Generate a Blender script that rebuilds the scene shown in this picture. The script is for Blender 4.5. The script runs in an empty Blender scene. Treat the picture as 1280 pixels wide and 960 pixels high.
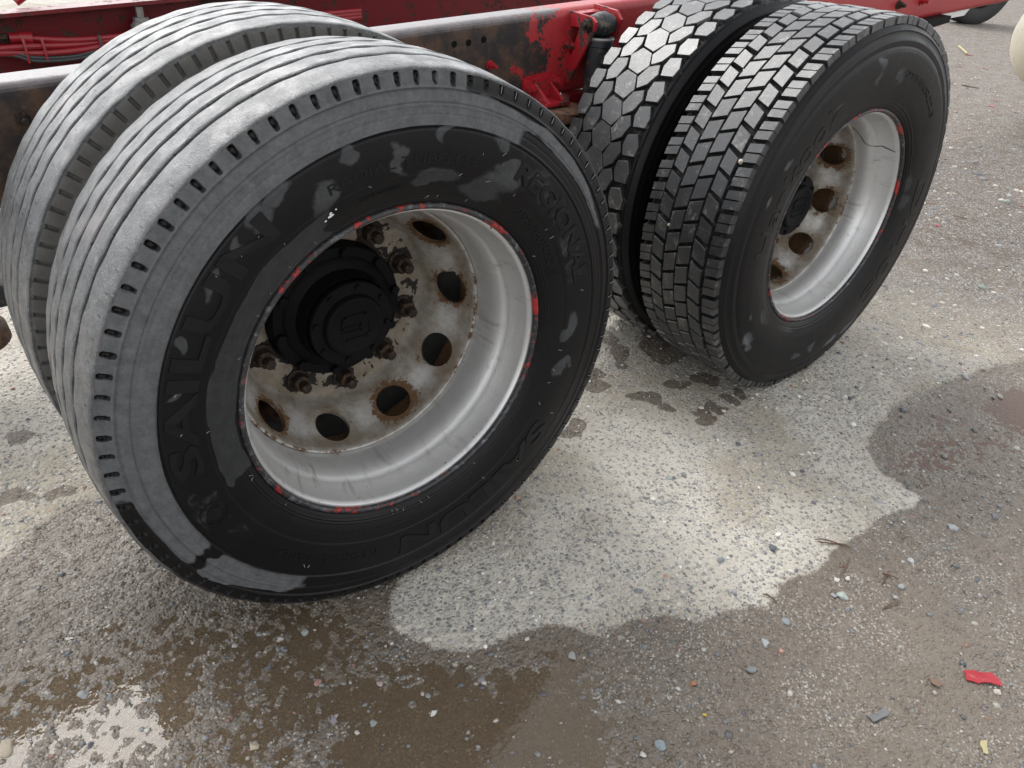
import bpy, bmesh, math, random
import numpy as np
from mathutils import Matrix, Vector

R_ = math.radians
rng = np.random.default_rng(7)
random.seed(7)
SC = bpy.context.scene
COL = SC.collection

# ------------------------------------------------------------------ camera
HZ = 0.518                                   # hub height above the ground
cam_d = bpy.data.cameras.new('camera')
cam = bpy.data.objects.new('camera', cam_d)
COL.objects.link(cam)
Mr = Matrix(((0.7840260, 0.3058234, -0.5401622), (-0.6183780, 0.4604641, -0.6368527), (0.0539609, 0.8333336, 0.5501303)))
cam.matrix_world = Matrix.Translation((-0.58148, -0.97520, 0.722640 + HZ)) @ Mr.to_4x4()
cam_d.sensor_fit = 'HORIZONTAL'
cam_d.sensor_width = 36.0
cam_d.lens = 36.0 * 940.05 / 1280.0
cam_d.clip_start = 0.05
cam_d.clip_end = 500
SC.camera = cam
CAM = np.array([-0.58148, -0.97520])

# ------------------------------------------------------------------ overcast daylight
SUN_EL, SUN_AZ = 50, 92                      # degrees; azimuth counted from +x towards +y
world = bpy.data.worlds.new('World')
SC.world = world
world.use_nodes = True
wn = world.node_tree
sky = wn.nodes.new('ShaderNodeTexSky')
sky.sky_type = 'NISHITA'
sky.sun_disc = False
sky.sun_elevation = R_(SUN_EL)
sky.sun_rotation = R_(90 - SUN_AZ)
sky.air_density = 1.0
sky.dust_density = 1.6
sky.ozone_density = 1.0
hsv = wn.nodes.new('ShaderNodeHueSaturation')  # cloud cover takes the blue out of the sky
hsv.inputs['Saturation'].default_value = 0.10
wn.links.new(sky.outputs[0], hsv.inputs['Color'])
bg = next(n for n in wn.nodes if n.type == 'BACKGROUND')
wn.links.new(hsv.outputs[0], bg.inputs['Color'])
bg.inputs['Strength'].default_value = 0.15
sun_d = bpy.data.lights.new('sun', 'SUN')
sun = bpy.data.objects.new('sun', sun_d)
COL.objects.link(sun)
sun_d.energy = 0.7
sun_d.angle = R_(28)
sun_d.color = (1.0, 0.97, 0.93)
sv = Vector((math.cos(R_(SUN_AZ)) * math.cos(R_(SUN_EL)), math.sin(R_(SUN_AZ)) * math.cos(R_(SUN_EL)), math.sin(R_(SUN_EL))))
sun.rotation_euler = sv.to_track_quat('Z', 'Y').to_euler()
SC.view_settings.view_transform = 'Standard'
SC.view_settings.look = 'None'
SC.view_settings.gamma = 1.0
SC.view_settings.exposure = 1.36
SC.cycles.max_bounces = 6; SC.cycles.diffuse_bounces = 3; SC.cycles.glossy_bounces = 3; SC.cycles.transparent_max_bounces = 6

# ------------------------------------------------------------------ node helper
class NT:
    def __init__(s, name):
        s.m = bpy.data.materials.new(name)
        s.m.use_nodes = True
        s.t = s.m.node_tree
        s.b = next(n for n in s.t.nodes if n.type == 'BSDF_PRINCIPLED')
        s.out = next(n for n in s.t.nodes if n.type == 'OUTPUT_MATERIAL')
    def n(s, t): return s.t.nodes.new('ShaderNode' + t)
    def put(s, sock, v):
        if isinstance(v, bpy.types.NodeSocket): s.t.links.new(v, sock)
        elif isinstance(v, (tuple, list)) and len(v) == 3 and sock.type == 'RGBA': sock.default_value = (*v, 1)
        else: sock.default_value = v
    def obj(s): return s.n('TexCoord').outputs['Object']
    def attr(s, name, what='Fac'):
        a = s.n('Attribute'); a.attribute_name = name; return a.outputs[what]
    def noise(s, scale, detail=4, rough=.55, vec=None, dist=0.0):
        t = s.n('TexNoise'); t.inputs['Scale'].default_value = scale; t.inputs['Detail'].default_value = detail
        t.inputs['Roughness'].default_value = rough; t.inputs['Distortion'].default_value = dist
        s.put(t.inputs['Vector'], vec if vec is not None else s.obj()); return t.outputs['Fac']
    def voro(s, scale, what='Distance', vec=None, feature='F1'):
        t = s.n('TexVoronoi'); t.feature = feature; t.inputs['Scale'].default_value = scale
        s.put(t.inputs['Vector'], vec if vec is not None else s.obj()); return t.outputs[what]
    def math(s, op, a, b=0.0, c=None, clamp=False):
        t = s.n('Math'); t.operation = op; t.use_clamp = clamp
        s.put(t.inputs[0], a); s.put(t.inputs[1], b)
        if c is not None: s.put(t.inputs[2], c)
        return t.outputs[0]
    def step(s, v, lo, hi, a=0.0, b=1.0):
        t = s.n('MapRange'); t.interpolation_type = 'SMOOTHSTEP'
        s.put(t.inputs['Value'], v); t.inputs['From Min'].default_value = lo; t.inputs['From Max'].default_value = hi
        s.put(t.inputs['To Min'], a); s.put(t.inputs['To Max'], b); return t.outputs['Result']
    def mix(s, f, a, b):
        t = s.n('Mix'); t.data_type = 'RGBA'
        s.put(t.inputs[0], f); s.put(t.inputs[6], a); s.put(t.inputs[7], b); return t.outputs[2]
    def mul(s, a, b):
        t = s.n('Mix'); t.data_type = 'RGBA'; t.blend_type = 'MULTIPLY'; t.inputs[0].default_value = 1
        s.put(t.inputs[6], a); s.put(t.inputs[7], b); return t.outputs[2]
    def mixf(s, f, a, b):
        t = s.n('Mix'); t.data_type = 'FLOAT'
        s.put(t.inputs[0], f); s.put(t.inputs[2], a); s.put(t.inputs[3], b); return t.outputs[0]
    def bump(s, h, dist=.001, strength=1.0):
        t = s.n('Bump'); t.inputs['Strength'].default_value = strength; t.inputs['Distance'].default_value = dist
        s.put(t.inputs['Height'], h); s.t.links.new(t.outputs[0], s.b.inputs['Normal']); return t
    def sep(s, v=None):
        t = s.n('SeparateXYZ'); s.put(t.inputs[0], v if v is not None else s.obj()); return t.outputs
    def done(s, color=None, rough=None, metal=None, spec=None):
        if color is not None: s.put(s.b.inputs['Base Color'], color)
        if rough is not None: s.put(s.b.inputs['Roughness'], rough)
        if metal is not None: s.put(s.b.inputs['Metallic'], metal)
        if spec is not None: s.put(s.b.inputs['Specular IOR Level'], spec)
        return s.m
MAT = {}

# sidewall rubber: wet and black, with dull grey patches where the film of dust has dried
s = NT('rubber_sidewall')
dry = s.math('ADD', s.attr('dry'), s.math('MULTIPLY', s.math('SUBTRACT', s.noise(26, 6, .65, dist=.4), .5), .95))
f = s.step(dry, .38, .64)
mott = s.noise(55, 5, .65)
wetc = s.mix(s.noise(9, 3), (.0040, .0040, .0044), (.0085, .0085, .0092))
mot2 = s.noise(190, 4, .75)
dryc = s.mix(s.step(s.math('ADD', s.math('MULTIPLY', mott, .6), s.math('MULTIPLY', mot2, .4)), .25, .75), (.062, .066, .070), (.125, .130, .134))
s.bump(s.math('ADD', s.noise(420, 2), s.math('MULTIPLY', s.noise(60, 3), 2.0)), .0005, .5)
lvl = s.attr('level')
MAT['side'] = s.done(s.mix(s.math('MULTIPLY', f, lvl), wetc, dryc), s.mixf(s.math('MULTIPLY', f, s.step(lvl, .0, .9)), s.mixf(s.noise(16, 3), .30, .50), .80), spec=.20)
# raised lettering on the sidewall
s = NT('rubber_lettering')
MAT['letter'] = s.done(s.mix(s.noise(25, 3), (.0045, .0045, .005), (.011, .011, .0115)), .42, spec=.24)
# ribbed steering tread: dry, dusty and pale
s = NT('rubber_rib_tread')
a = s.noise(75, 5, .72); b = s.noise(210, 3, .7)
c = s.mix(s.step(a, .25, .75), (.044, .047, .051), (.112, .115, .118))
c = s.mix(s.step(b, .54, .74), c, (.19, .187, .18))
c = s.mix(s.step(s.noise(12, 3), .55, .75, 0.0, .6), c, (.17, .15, .15))
wetr = s.step(s.math('ADD', s.attr('side'), s.math('MULTIPLY', s.math('SUBTRACT', a, .5), .8)), .4, .65)
c = s.mix(wetr, c, (.010, .010, .011))
s.bump(s.math('ADD', b, s.noise(600, 2)), .0012, .7)
MAT['rib'] = s.done(c, s.mixf(s.step(s.noise(24, 3), .40, .65), .50, .28), spec=.7)
# side of the dusty inner tyre
s = NT('rubber_dusty')
s.bump(s.noise(200, 3), .001, .5)
MAT['dusty'] = s.done(s.mix(s.noise(40, 5, .7), (.045, .043, .04), (.13, .125, .115)), .8, spec=.3)
# drive tread blocks: darker, worn shiny, with road dust
s = NT('rubber_block_tread')
vm = s.n('VectorMath'); s.put(vm.inputs[0], s.obj()); rnd = s.n('ObjectInfo').outputs['Random']
cx_ = s.n('CombineXYZ'); s.put(cx_.inputs[0], s.math('MULTIPLY', rnd, 9.0)); s.put(cx_.inputs[1], s.math('MULTIPLY', rnd, 5.0)); s.put(vm.inputs[1], cx_.outputs[0]); BV = vm.outputs[0]
a = s.noise(26, 5, .65, BV); b = s.noise(150, 4, .75, BV)
c = s.mix(a, (.008, .0085, .0095), (.030, .032, .035))
o3 = s.sep(); cutl = s.math('ABSOLUTE', s.math('ADD', o3[2], s.math('ADD', s.math('MULTIPLY', s.math('SINE', s.math('MULTIPLY', o3[1], 330.0)), .0022), s.math('MULTIPLY', s.math('SUBTRACT', rnd, .5), .006))))
c = s.mix(s.step(cutl, .0009, .0004, 0.0, .8), c, (.012, .012, .012))
c = s.mix(s.step(s.math('ADD', s.math('MULTIPLY', a, .55), s.math('MULTIPLY', b, .55)), .585, .72), c, (.16, .15, .13))
s.bump(s.math('ADD', b, s.noise(500, 2, vec=BV)), .0009, .6)
MAT['block'] = s.done(c, s.mixf(s.noise(18, 3, vec=BV), .22, .40), spec=.75)
s = NT('rubber_groove')
s.bump(s.noise(200, 3), .001, .6)
MAT['groove'] = s.done(s.mix(s.step(s.noise(60, 4, .7), .5, .7), (.010, .0095, .009), (.085, .075, .060)), .7, spec=.25)
# silver wheel paint with rust, chips and dirt
s = NT('silver_wheel_paint')
rn = s.noise(85, 5, .75); r2 = s.noise(28, 5, .7)
rust = s.step(s.math('ADD', s.attr('rust'), s.math('ADD', s.math('MULTIPLY', s.math('SUBTRACT', rn, .5), 2.2), s.math('MULTIPLY', s.math('SUBTRACT', r2, .5), 1.2))), .52, .62)
dirt = s.step(s.math('ADD', s.attr('grime'), s.math('MULTIPLY', s.math('SUBTRACT', r2, .5), .9)), .20, 1.05)
flake = s.step(s.math('ADD', s.attr('flake'), s.math('MULTIPLY', s.math('SUBTRACT', s.noise(34, 4, .6, dist=.6), .5), 2.2)), .60, .64)
pit = s.step(s.noise(95, 2), .74, .78)
c = s.mix(s.noise(14, 4), (.60, .605, .605), (.70, .695, .68))
c = s.mix(dirt, c, s.mix(s.noise(40, 4, .7), (.10, .078, .055), (.29, .245, .185)))
vs = s.n('VectorMath'); vs.operation = 'MULTIPLY'; s.put(vs.inputs[0], s.obj()); vs.inputs[1].default_value = (1.0, .07, 1.0)
streak = s.math('MULTIPLY', s.step(s.noise(46, 4, .7, vs.outputs[0]), .50, .72), s.step(s.noise(9, 3), .42, .62))
c = s.mix(s.math('MULTIPLY', streak, .50), c, (.20, .165, .125))
scr = s.step(s.noise(150, 3, .8), .68, .74)
c = s.mix(s.math('MULTIPLY', scr, .6), c, (.28, .26, .24))
c = s.mix(pit, c, (.16, .09, .05))
c = s.mix(rust, c, s.mix(s.noise(120, 3), (.022, .012, .008), (.19, .10, .040)))
c = s.mix(flake, c, (.012, .010, .009))
notp = s.math('MAXIMUM', s.math('MAXIMUM', rust, flake), s.math('MULTIPLY', dirt, .6))
h = s.math('SUBTRACT', s.math('MULTIPLY', s.noise(110, 4, .7), .5), s.math('MULTIPLY', flake, .9))
s.bump(s.math('ADD', h, s.math('MULTIPLY', rust, s.math('MULTIPLY', rn, .8))), .0011, .8)
MAT['silver'] = s.done(c, s.mixf(notp, s.mixf(r2, .30, .48), .85), s.mixf(notp, .60, 0.0))
# rim flange: black, worn metal and flakes of red paint
s = NT('chipped_rim_flange')
a = s.noise(11, 3, .6); b = s.noise(75, 5, .75)
c = s.mix(s.step(b, .5, .7), (.018, .019, .022), (.20, .21, .23))
c = s.mix(s.step(b, .40, .32), c, (.10, .035, .02))
red = s.step(s.math('ADD', s.math('MULTIPLY', a, 1.1), s.math('MULTIPLY', b, 1.0)), 1.135, 1.18)
c = s.mix(red, c, (.33, .024, .02))
s.bump(s.math('ADD', b, red), .001, .8)
MAT['flange'] = s.done(c, .45, s.math('MULTIPLY', s.step(b, .5, .7), .5))
s = NT('rusty_nut')
a = s.noise(90, 5, .7)
s.bump(a, .0015, .9)
MAT['nut'] = s.done(s.mix(s.step(a, .45, .70), (.007, .005, .004), (.085, .042, .020)), .7, .1)
s = NT('black_hub')
a = s.noise(60, 5, .7)
s.bump(a, .0008, .6)
MAT['hub'] = s.done(s.mix(s.step(s.noise(150, 4, .7), .68, .74), s.mix(a, (.0022, .0022, .0025), (.007, .007, .0078)), (.03, .01, .008)), .6, 0.0, .10)
# red paint
def red_paint(name, chips, base=(.26, .006, .013), fade=(.38, .018, .026)):
    s = NT(name)
    a = s.noise(17, 6, .7); b = s.noise(60, 5, .7)
    c = s.mix(b, base, fade)
    ch = s.step(s.math('ADD', a, s.math('MULTIPLY', b, .35)), chips, chips + .03)
    c = s.mix(ch, c, s.mix(b, (.016, .010, .009), (.07, .035, .02)))
    s.bump(s.math('SUBTRACT', s.math('MULTIPLY', b, .6), ch), .0015, .8)
    return s.done(c, s.mixf(ch, s.mixf(a, .28, .5), .8))
MAT['red'] = red_paint('red_chassis_paint', .72)
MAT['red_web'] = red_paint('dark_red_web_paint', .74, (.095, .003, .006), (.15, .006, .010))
# near frame rail: rusty brown-black, red peeling paint further on
s = NT('peeling_frame_rail')
x = s.sep()
a = s.noise(11, 6, .72); b = s.noise(55, 5, .7); d = s.noise(4, 3)
rustc = s.mix(s.step(a, .42, .62), (.013, .010, .010), (.065, .034, .019))
rustc = s.mix(s.step(b, .62, .75), rustc, (.12, .065, .034))
up = s.sep(s.n('NewGeometry').outputs['True Normal'])[2]
grey = s.mix(b, (.08, .07, .072), (.22, .20, .205))
rustc = s.mix(s.step(s.math('ADD', up, s.math('MULTIPLY', s.math('SUBTRACT', a, .5), .7)), .10, .95), rustc, grey)
where = s.step(x[0], .50, 1.40)
redm = s.step(s.math('ADD', where, s.math('MULTIPLY', s.math('SUBTRACT', a, .5), 1.9)), .46, .49)
redc = s.mix(b, (.22, .007, .012), (.40, .035, .038))
s.bump(s.math('ADD', s.math('MULTIPLY', b, .7), redm), .0022, .8)
MAT['rail'] = s.done(s.mix(redm, rustc, redc), s.mixf(redm, s.mixf(s.step(up, .1, .7), .70, .42), .42))
s = NT('rusty_plate')
a = s.noise(40, 6, .7); s.bump(a, .002, .8)
MAT['rust'] = s.done(s.mix(s.step(a, .35, .65), (.035, .02, .014), (.17, .085, .045)), .8)
s = NT('black_rubber_part')
a = s.noise(45, 5, .7); s.bump(a, .001, .7)
MAT['black'] = s.done(s.mix(s.step(a, .5, .72), (.014, .016, .02), (.13, .10, .07)), .5)
s = NT('red_hose'); MAT['hose_red'] = s.done(s.mix(s.noise(30, 4), (.20, .006, .012), (.30, .018, .024)), .35)
s = NT('black_cable'); MAT['hose_black'] = s.done((.03, .034, .035), .45)
s = NT('zinc_fitting'); MAT['zinc'] = s.done(s.mix(s.noise(60, 4), (.16, .16, .15), (.36, .35, .33)), .5, .5)
s = NT('white_plate'); MAT['white'] = s.done(s.mix(s.noise(20, 4), (.55, .55, .55), (.72, .72, .7)), .6)
s = NT('cream_paint')
a = s.noise(9, 5); s.bump(s.noise(120, 3), .001, .4)
MAT['cream'] = s.done(s.mix(s.step(s.noise(30, 5, .7), .58, .75), s.mix(a, (.52, .47, .36), (.62, .58, .47)), (.33, .29, .22)), .5)
s = NT('old_tyre'); s.bump(s.noise(60, 3), .003, .6)
MAT['oldtyre'] = s.done(s.mix(s.noise(8, 4), (.010, .010, .011), (.03, .029, .028)), .7)

# ------------------------------------------------------------------ mesh helpers
def mesh(name, V, F, mats, parent=None, smooth=True, sharp=35, loc=None, rot=None, mi=None, attrs=None):
    me = bpy.data.meshes.new(name)
    me.from_pydata([tuple(map(float, v)) for v in V], [], F)
    for m in (mats if isinstance(mats, (list, tuple)) else [mats]): me.materials.append(MAT[m] if isinstance(m, str) else m)
    if mi is not None: me.polygons.foreach_set('material_index', np.asarray(mi, dtype=np.int32))
    finish(me, smooth, sharp)
    for k, v in (attrs or {}).items():
        me.attributes.new(k, 'FLOAT', 'POINT').data.foreach_set('value', np.asarray(v, dtype=np.float32))
    return obj(name, me, parent, loc, rot)
def finish(me, smooth, sharp):
    if smooth:
        me.polygons.foreach_set('use_smooth', np.ones(len(me.polygons), dtype=bool))
        if sharp: me.set_sharp_from_angle(angle=R_(sharp))
    me.update()
def obj(name, me, parent=None, loc=None, rot=None):
    o = bpy.data.objects.new(name, me); COL.objects.link(o)
    if parent: o.parent = parent
    if loc is not None: o.location = loc
    if rot is not None: o.rotation_euler = rot
    return o
def tag(o, label=None, cat=None, group=None, kind=None):
    for k, v in (('label', label), ('category', cat), ('group', group), ('kind', kind)):
        if v: o[k] = v
    return o
def lathe_vf(prof, n, closed=False, a0=0.0, disp=None):
    """profile of (radius, y) turned about the y axis; angle counted from +x to +z"""
    P = np.array(prof, float); m = len(P)
    th = a0 + np.arange(n) * 2 * np.pi / n
    Rr = np.repeat(P[None, :, 0], n, 0); Y = np.repeat(P[None, :, 1], n, 0); T = np.repeat(th[:, None], m, 1)
    if disp is not None: Rr, Y = disp(T, Rr, Y)
    V = np.stack([Rr * np.cos(T), Y, Rr * np.sin(T)], -1).reshape(-1, 3)
    F = []
    mm = m if closed else m - 1
    for i in range(n):
        j = (i + 1) % n
        for k in range(mm):
            l = (k + 1) % m
            F.append((i * m + k, j * m + k, j * m + l, i * m + l))
    return V, F, T.reshape(-1), Rr.reshape(-1), Y.reshape(-1)
def lathe(name, prof, n, mats, parent=None, closed=False, sharp=35, mi_row=None, loc=None, rot=None, a0=0.0):
    V, F, T, Rr, Y = lathe_vf(prof, n, closed, a0)
    mm = len(prof) if closed else len(prof) - 1
    mi = None if mi_row is None else np.tile(mi_row[:mm], n)
    return mesh(name, V, F, mats, parent, True, sharp, loc, rot, mi)
class BM:
    """collects solids, gives one mesh"""
    def __init__(s): s.V = []; s.F = []
    def add(s, V, F):
        o = len(s.V); s.V += [tuple(v) for v in V]; s.F += [tuple(i + o for i in f) for f in F]; return s
    def box(s, x0, x1, y0, y1, z0, z1, b=.0):
        if b <= 0:
            V = [(x, y, z) for x in (x0, x1) for y in (y0, y1) for z in (z0, z1)]
            return s.add(V, [(0, 1, 3, 2), (4, 6, 7, 5), (0, 4, 5, 1), (2, 3, 7, 6), (0, 2, 6, 4), (1, 5, 7, 3)])
        bm = bmesh.new(); bmesh.ops.create_cube(bm, size=1)
        for v in bm.verts: v.co = Vector(((x0 + x1) / 2 + v.co.x * (x1 - x0), (y0 + y1) / 2 + v.co.y * (y1 - y0), (z0 + z1) / 2 + v.co.z * (z1 - z0)))
        bmesh.ops.bevel(bm, geom=bm.edges[:], offset=b, segments=2, affect='EDGES', profile=.6)
        return s.take(bm)
    def take(s, bm):
        bm.verts.index_update(); bm.faces.ensure_lookup_table()
        s.add([v.co[:] for v in bm.verts], [[v.index for v in f.verts] for f in bm.faces]); bm.free(); return s
    def tube(s, pts, r, n=8, cap=True):
        P = [Vector(p) for p in pts]; rs = r if isinstance(r, (list, tuple)) else [r] * len(P)
        V = []; up = Vector((.0123, .031, 1))
        for i, p in enumerate(P):
            t = (P[min(i + 1, len(P) - 1)] - P[max(i - 1, 0)]).normalized()
            a = t.cross(up if abs(t.dot(up.normalized())) < .95 else Vector((1, 0, 0))).normalized(); b = t.cross(a)
            V += [p + rs[i] * (math.cos(q) * a + math.sin(q) * b) for q in (2 * math.pi * k / n for k in range(n))]
        F = [(i * n + k, i * n + (k + 1) % n, (i + 1) * n + (k + 1) % n, (i + 1) * n + k) for i in range(len(P) - 1) for k in range(n)]
        if cap: F += [tuple(range(n))[::-1], tuple(range((len(P) - 1) * n, len(P) * n))]
        return s.add(V, F)
    def prism(s, poly, d0, d1, axis=0, inset=0.0):
        """polygon in the two other axes, thick along axis"""
        n = len(poly); V = []
        def pt(a, b, d): 
            q = [a, b]; q.insert(axis, d); return q
        V = [pt(a, b, d0) for a, b in poly] + [pt(a, b, d1) for a, b in poly]
        F = [tuple(range(n))[::-1], tuple(range(n, 2 * n))] + [(i, (i + 1) % n, n + (i + 1) % n, n + i) for i in range(n)]
        return s.add(V, F)
    def build(s, name, mat, parent=None, smooth=True, sharp=35, **k):
        o = mesh(name, s.V, s.F, mat, parent, smooth, sharp, **k)
        bm = bmesh.new(); bm.from_mesh(o.data); bmesh.ops.recalc_face_normals(bm, faces=bm.faces[:]); bm.to_mesh(o.data); bm.free()
        if smooth: finish(o.data, True, sharp)
        return o
def empty(name, loc=(0, 0, 0), parent=None, rot=None):
    o = bpy.data.objects.new(name, None); o.empty_display_size = .1; COL.objects.link(o); o.location = loc
    if parent: o.parent = parent
    if rot: o.rotation_euler = rot
    return o

# ------------------------------------------------------------------ value noise for the ground relief
def hash2(ix, iy, seed):
    h = (ix.astype(np.int64) * 374761393 + iy.astype(np.int64) * 668265263 + seed * 974634777) & 0xffffffff
    h = ((h ^ (h >> 13)) * 1274126177) & 0xffffffff
    return ((h ^ (h >> 16)) & 0xffffff) / float(0xffffff)
def vnoise(x, y, scale, seed=0):
    x = x * scale; y = y * scale
    ix = np.floor(x); iy = np.floor(y); fx = x - ix; fy = y - iy
    fx = fx * fx * (3 - 2 * fx); fy = fy * fy * (3 - 2 * fy)
    a = hash2(ix, iy, seed); b = hash2(ix + 1, iy, seed); c = hash2(ix, iy + 1, seed); d = hash2(ix + 1, iy + 1, seed)
    return (a + (b - a) * fx) * (1 - fy) + (c + (d - c) * fx) * fy
def fbm(x, y, scale, octv=4, seed=0, gain=.55):
    t = 0; w = 1; s_ = 0
    for k in range(octv):
        t = t + w * vnoise(x + 3.7 * k, y - 1.9 * k, scale * 2 ** k, seed + k); s_ += w; w *= gain
    return t / s_
def polysd(x, y, poly):
    """signed distance, positive inside"""
    P = np.array(poly); Q = np.roll(P, -1, 0); d = np.full(x.shape, 1e9); ins = np.zeros(x.shape, bool)
    for (ax, ay), (bx, by) in zip(P, Q):
        ex, ey = bx - ax, by - ay; t = np.clip(((x - ax) * ex + (y - ay) * ey) / (ex * ex + ey * ey + 1e-12), 0, 1)
        d = np.minimum(d, np.hypot(x - ax - t * ex, y - ay - t * ey))
        c = ((ay > y) != (by > y)) & (x < (bx - ax) * (y - ay) / (by - ay + 1e-12) + ax); ins ^= c
    return np.where(ins, d, -d)
def sstep(v, a, b):
    t = np.clip((v - a) / (b - a), 0, 1); return t * t * (3 - 2 * t)

WET = [(3.2, -.78), (2.162, -.394), (1.875, -.311), (1.623, -.279), (1.386, -.293), (1.258, -.341), (1.188, -.417), (1.173, -.491), (1.177, -.542),
       (1.116, -.542), (1.012, -.515), (.928, -.521), (.816, -.505), (.73, -.519), (.63, -.504), (.557, -.505), (.49, -.483), (.413, -.46), (.35, -.407),
       (.275, -.366), (.208, -.342), (.169, -.289), (.078, -.248), (-.009, -.231), (-.07, -.183), (-.099, -.143), (-.104, -.105), (-.082, -.047),
       (-.03, .0), (-.09, .09), (-.2, .3), (-.36, .5), (-.479, .621), (-.58, .601), (-.634, .564), (-.687, .516), (-1.1, .25), (-3, -.4), (-3, -5), (7, -5), (6, -2.2)]
STAINS = [(1.033, .418, .06), (.998, .365, .035), (.894, .366, .04), (.826, .33, .065), (.79, .37, .05), (.926, .161, .045), (.90, .19, .045), (.929, .10, .035), (.958, .019, .03), (.995, .035, .035),
          (1.05, .035, .04), (1.129, .03, .035), (1.071, .178, .045), (1.148, .132, .06), (.642, .165, .05), (1.188, .02, .03), (-.63, .717, .05), (-.541, .671, .035), (-.60, .70, .03), (-.556, .946, .045), (1.2, .35, .12), (1.05, .5, .06)]
BASINS = [([(-.19, -.17), (.0, -.30), (.13, -.38), (.10, -.47), (.0, -.60), (-.2, -.62), (-.36, -.45), (-.33, -.25)], .0040),
          ([(-.48, .10), (-.42, -.10), (-.38, -.40), (-.62, -.30), (-.9, -.05), (-.92, .25), (-.72, .22), (-.60, .16)], .0012),
          ([(-.44, .10), (-.24, .02), (-.17, -.10), (-.25, -.22), (-.42, -.15)], .0024),
          ([(1.777, -.434), (1.87, -.435), (2.0, -.46), (2.1, -.56), (1.86, -.60), (1.744, -.559), (1.703, -.508)], .0046),
          ([(1.36, -.41), (1.30, -.48), (1.33, -.53), (1.482, -.575), (1.62, -.57), (1.56, -.50), (1.499, -.435)], .0013)]
SHEETS = [([(-.52, .22), (-.2, .08), (-.08, -.1), (.06, -.24), (.24, -.34), (.22, -.5), (.05, -.72), (-.3, -.75), (-.8, -.5), (-1.1, .0), (-1.0, .34), (-.7, .28)], 'shallow brown puddle with gravel islands in front of the nearest wheel'),
          ([(1.24, -.38), (1.5, -.38), (1.75, -.38), (2.05, -.42), (2.2, -.6), (1.85, -.68), (1.4, -.66), (1.22, -.5)], 'small red-brown puddle near the right edge')]
SILT = [(.40, -.69), (.52, -.63), (.80, -.70), (1.05, -.84), (.9, -1.05), (.5, -1.05), (.28, -.85)]
def ground_fields(x, y):
    jx = (fbm(x, y, 9, 4, 31) - .5) * .07; jy = (fbm(x, y, 9, 4, 47) - .5) * .07
    wet_d = polysd(x + jx * .6, y + jy * .6, WET)
    wet = sstep(wet_d, -.003, .006)
    st = np.zeros_like(x)
    for sx, sy, sr in STAINS:
        st = np.maximum(st, 1 - np.hypot(x + jx * 1.7 - sx, (y + jy * 1.7 - sy)) / sr)
    st = sstep(st, .12, .34)
    fine = .55 * (fbm(x, y, 42, 3, 5, .6) - .5) + .6 * (fbm(x, y, 95, 2, 9, .6) - .5)
    mid = fbm(x, y, 9, 3, 11) - .5
    z = .0065 + .007 * mid + .006 * fine
    zw = .0016 + .0034 * mid + .0105 * fine * (1 - .75 * sstep(polysd(x + jx, y + jy, SILT), -.10, .06))
    for poly, dep in BASINS:
        zw = zw - dep * sstep(polysd(x + jx, y + jy, poly), -.05, .05)
    far = sstep(np.hypot(x - CAM[0], y - CAM[1]), 3.0, 6.0)
    w2 = sstep(wet_d, -.03, .05)
    z = z * (1 - w2) + zw * w2
    return z * (1 - .7 * far), wet, st, wet_d
def gz(x, y): return float(ground_fields(np.array([x], float), np.array([y], float))[0][0])

# ------------------------------------------------------------------ ground sheet
def axis(lo, hi, step_, far0, far1, grow=1.13):
    mid = list(np.arange(lo, hi, step_)); a = [lo]; d = step_
    while a[-1] > far0: d *= grow; a.append(a[-1] - d)
    b = [mid[-1]]; d = step_
    while b[-1] < far1: d *= grow; b.append(b[-1] + d)
    return np.array(a[:0:-1] + mid + b[1:])
gx = np.unique(np.concatenate([axis(-1.0, 2.25, .0065, -90, 120), np.arange(-.95, .42, .0042)]).round(5))
gy = np.unique(np.concatenate([axis(-1.15, .95, .0065, -90, 110), np.arange(-.66, .36, .0042)]).round(5))
gx = gx[np.r_[True, np.diff(gx) > .0019]]; gy = gy[np.r_[True, np.diff(gy) > .0019]]
GX, GY = np.meshgrid(gx, gy, indexing='ij')
x = GX.ravel(); y = GY.ravel()
z, wet, st, wd = ground_fields(x, y)
nx, ny = len(gx), len(gy)
ii = (np.arange(nx - 1)[:, None] * ny + np.arange(ny - 1)[None]).ravel()
F = np.stack([ii, ii + ny, ii + ny + 1, ii + 1], 1)
me = bpy.data.meshes.new('ground')
me.vertices.add(len(x)); me.vertices.foreach_set('co', np.stack([x, y, z], 1).astype(np.float32).ravel())
me.loops.add(F.size); me.loops.foreach_set('vertex_index', F.astype(np.int32).ravel())
me.polygons.add(len(F)); me.polygons.foreach_set('loop_start', (np.arange(len(F)) * 4).astype(np.int32))
me.update(calc_edges=True)
for k, v in (('wet', wet), ('stain', st), ('wetdist', wd)):
    me.attributes.new(k, 'FLOAT', 'POINT').data.foreach_set('value', v.astype(np.float32))
me.polygons.foreach_set('use_smooth', np.ones(len(F), bool))

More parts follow.
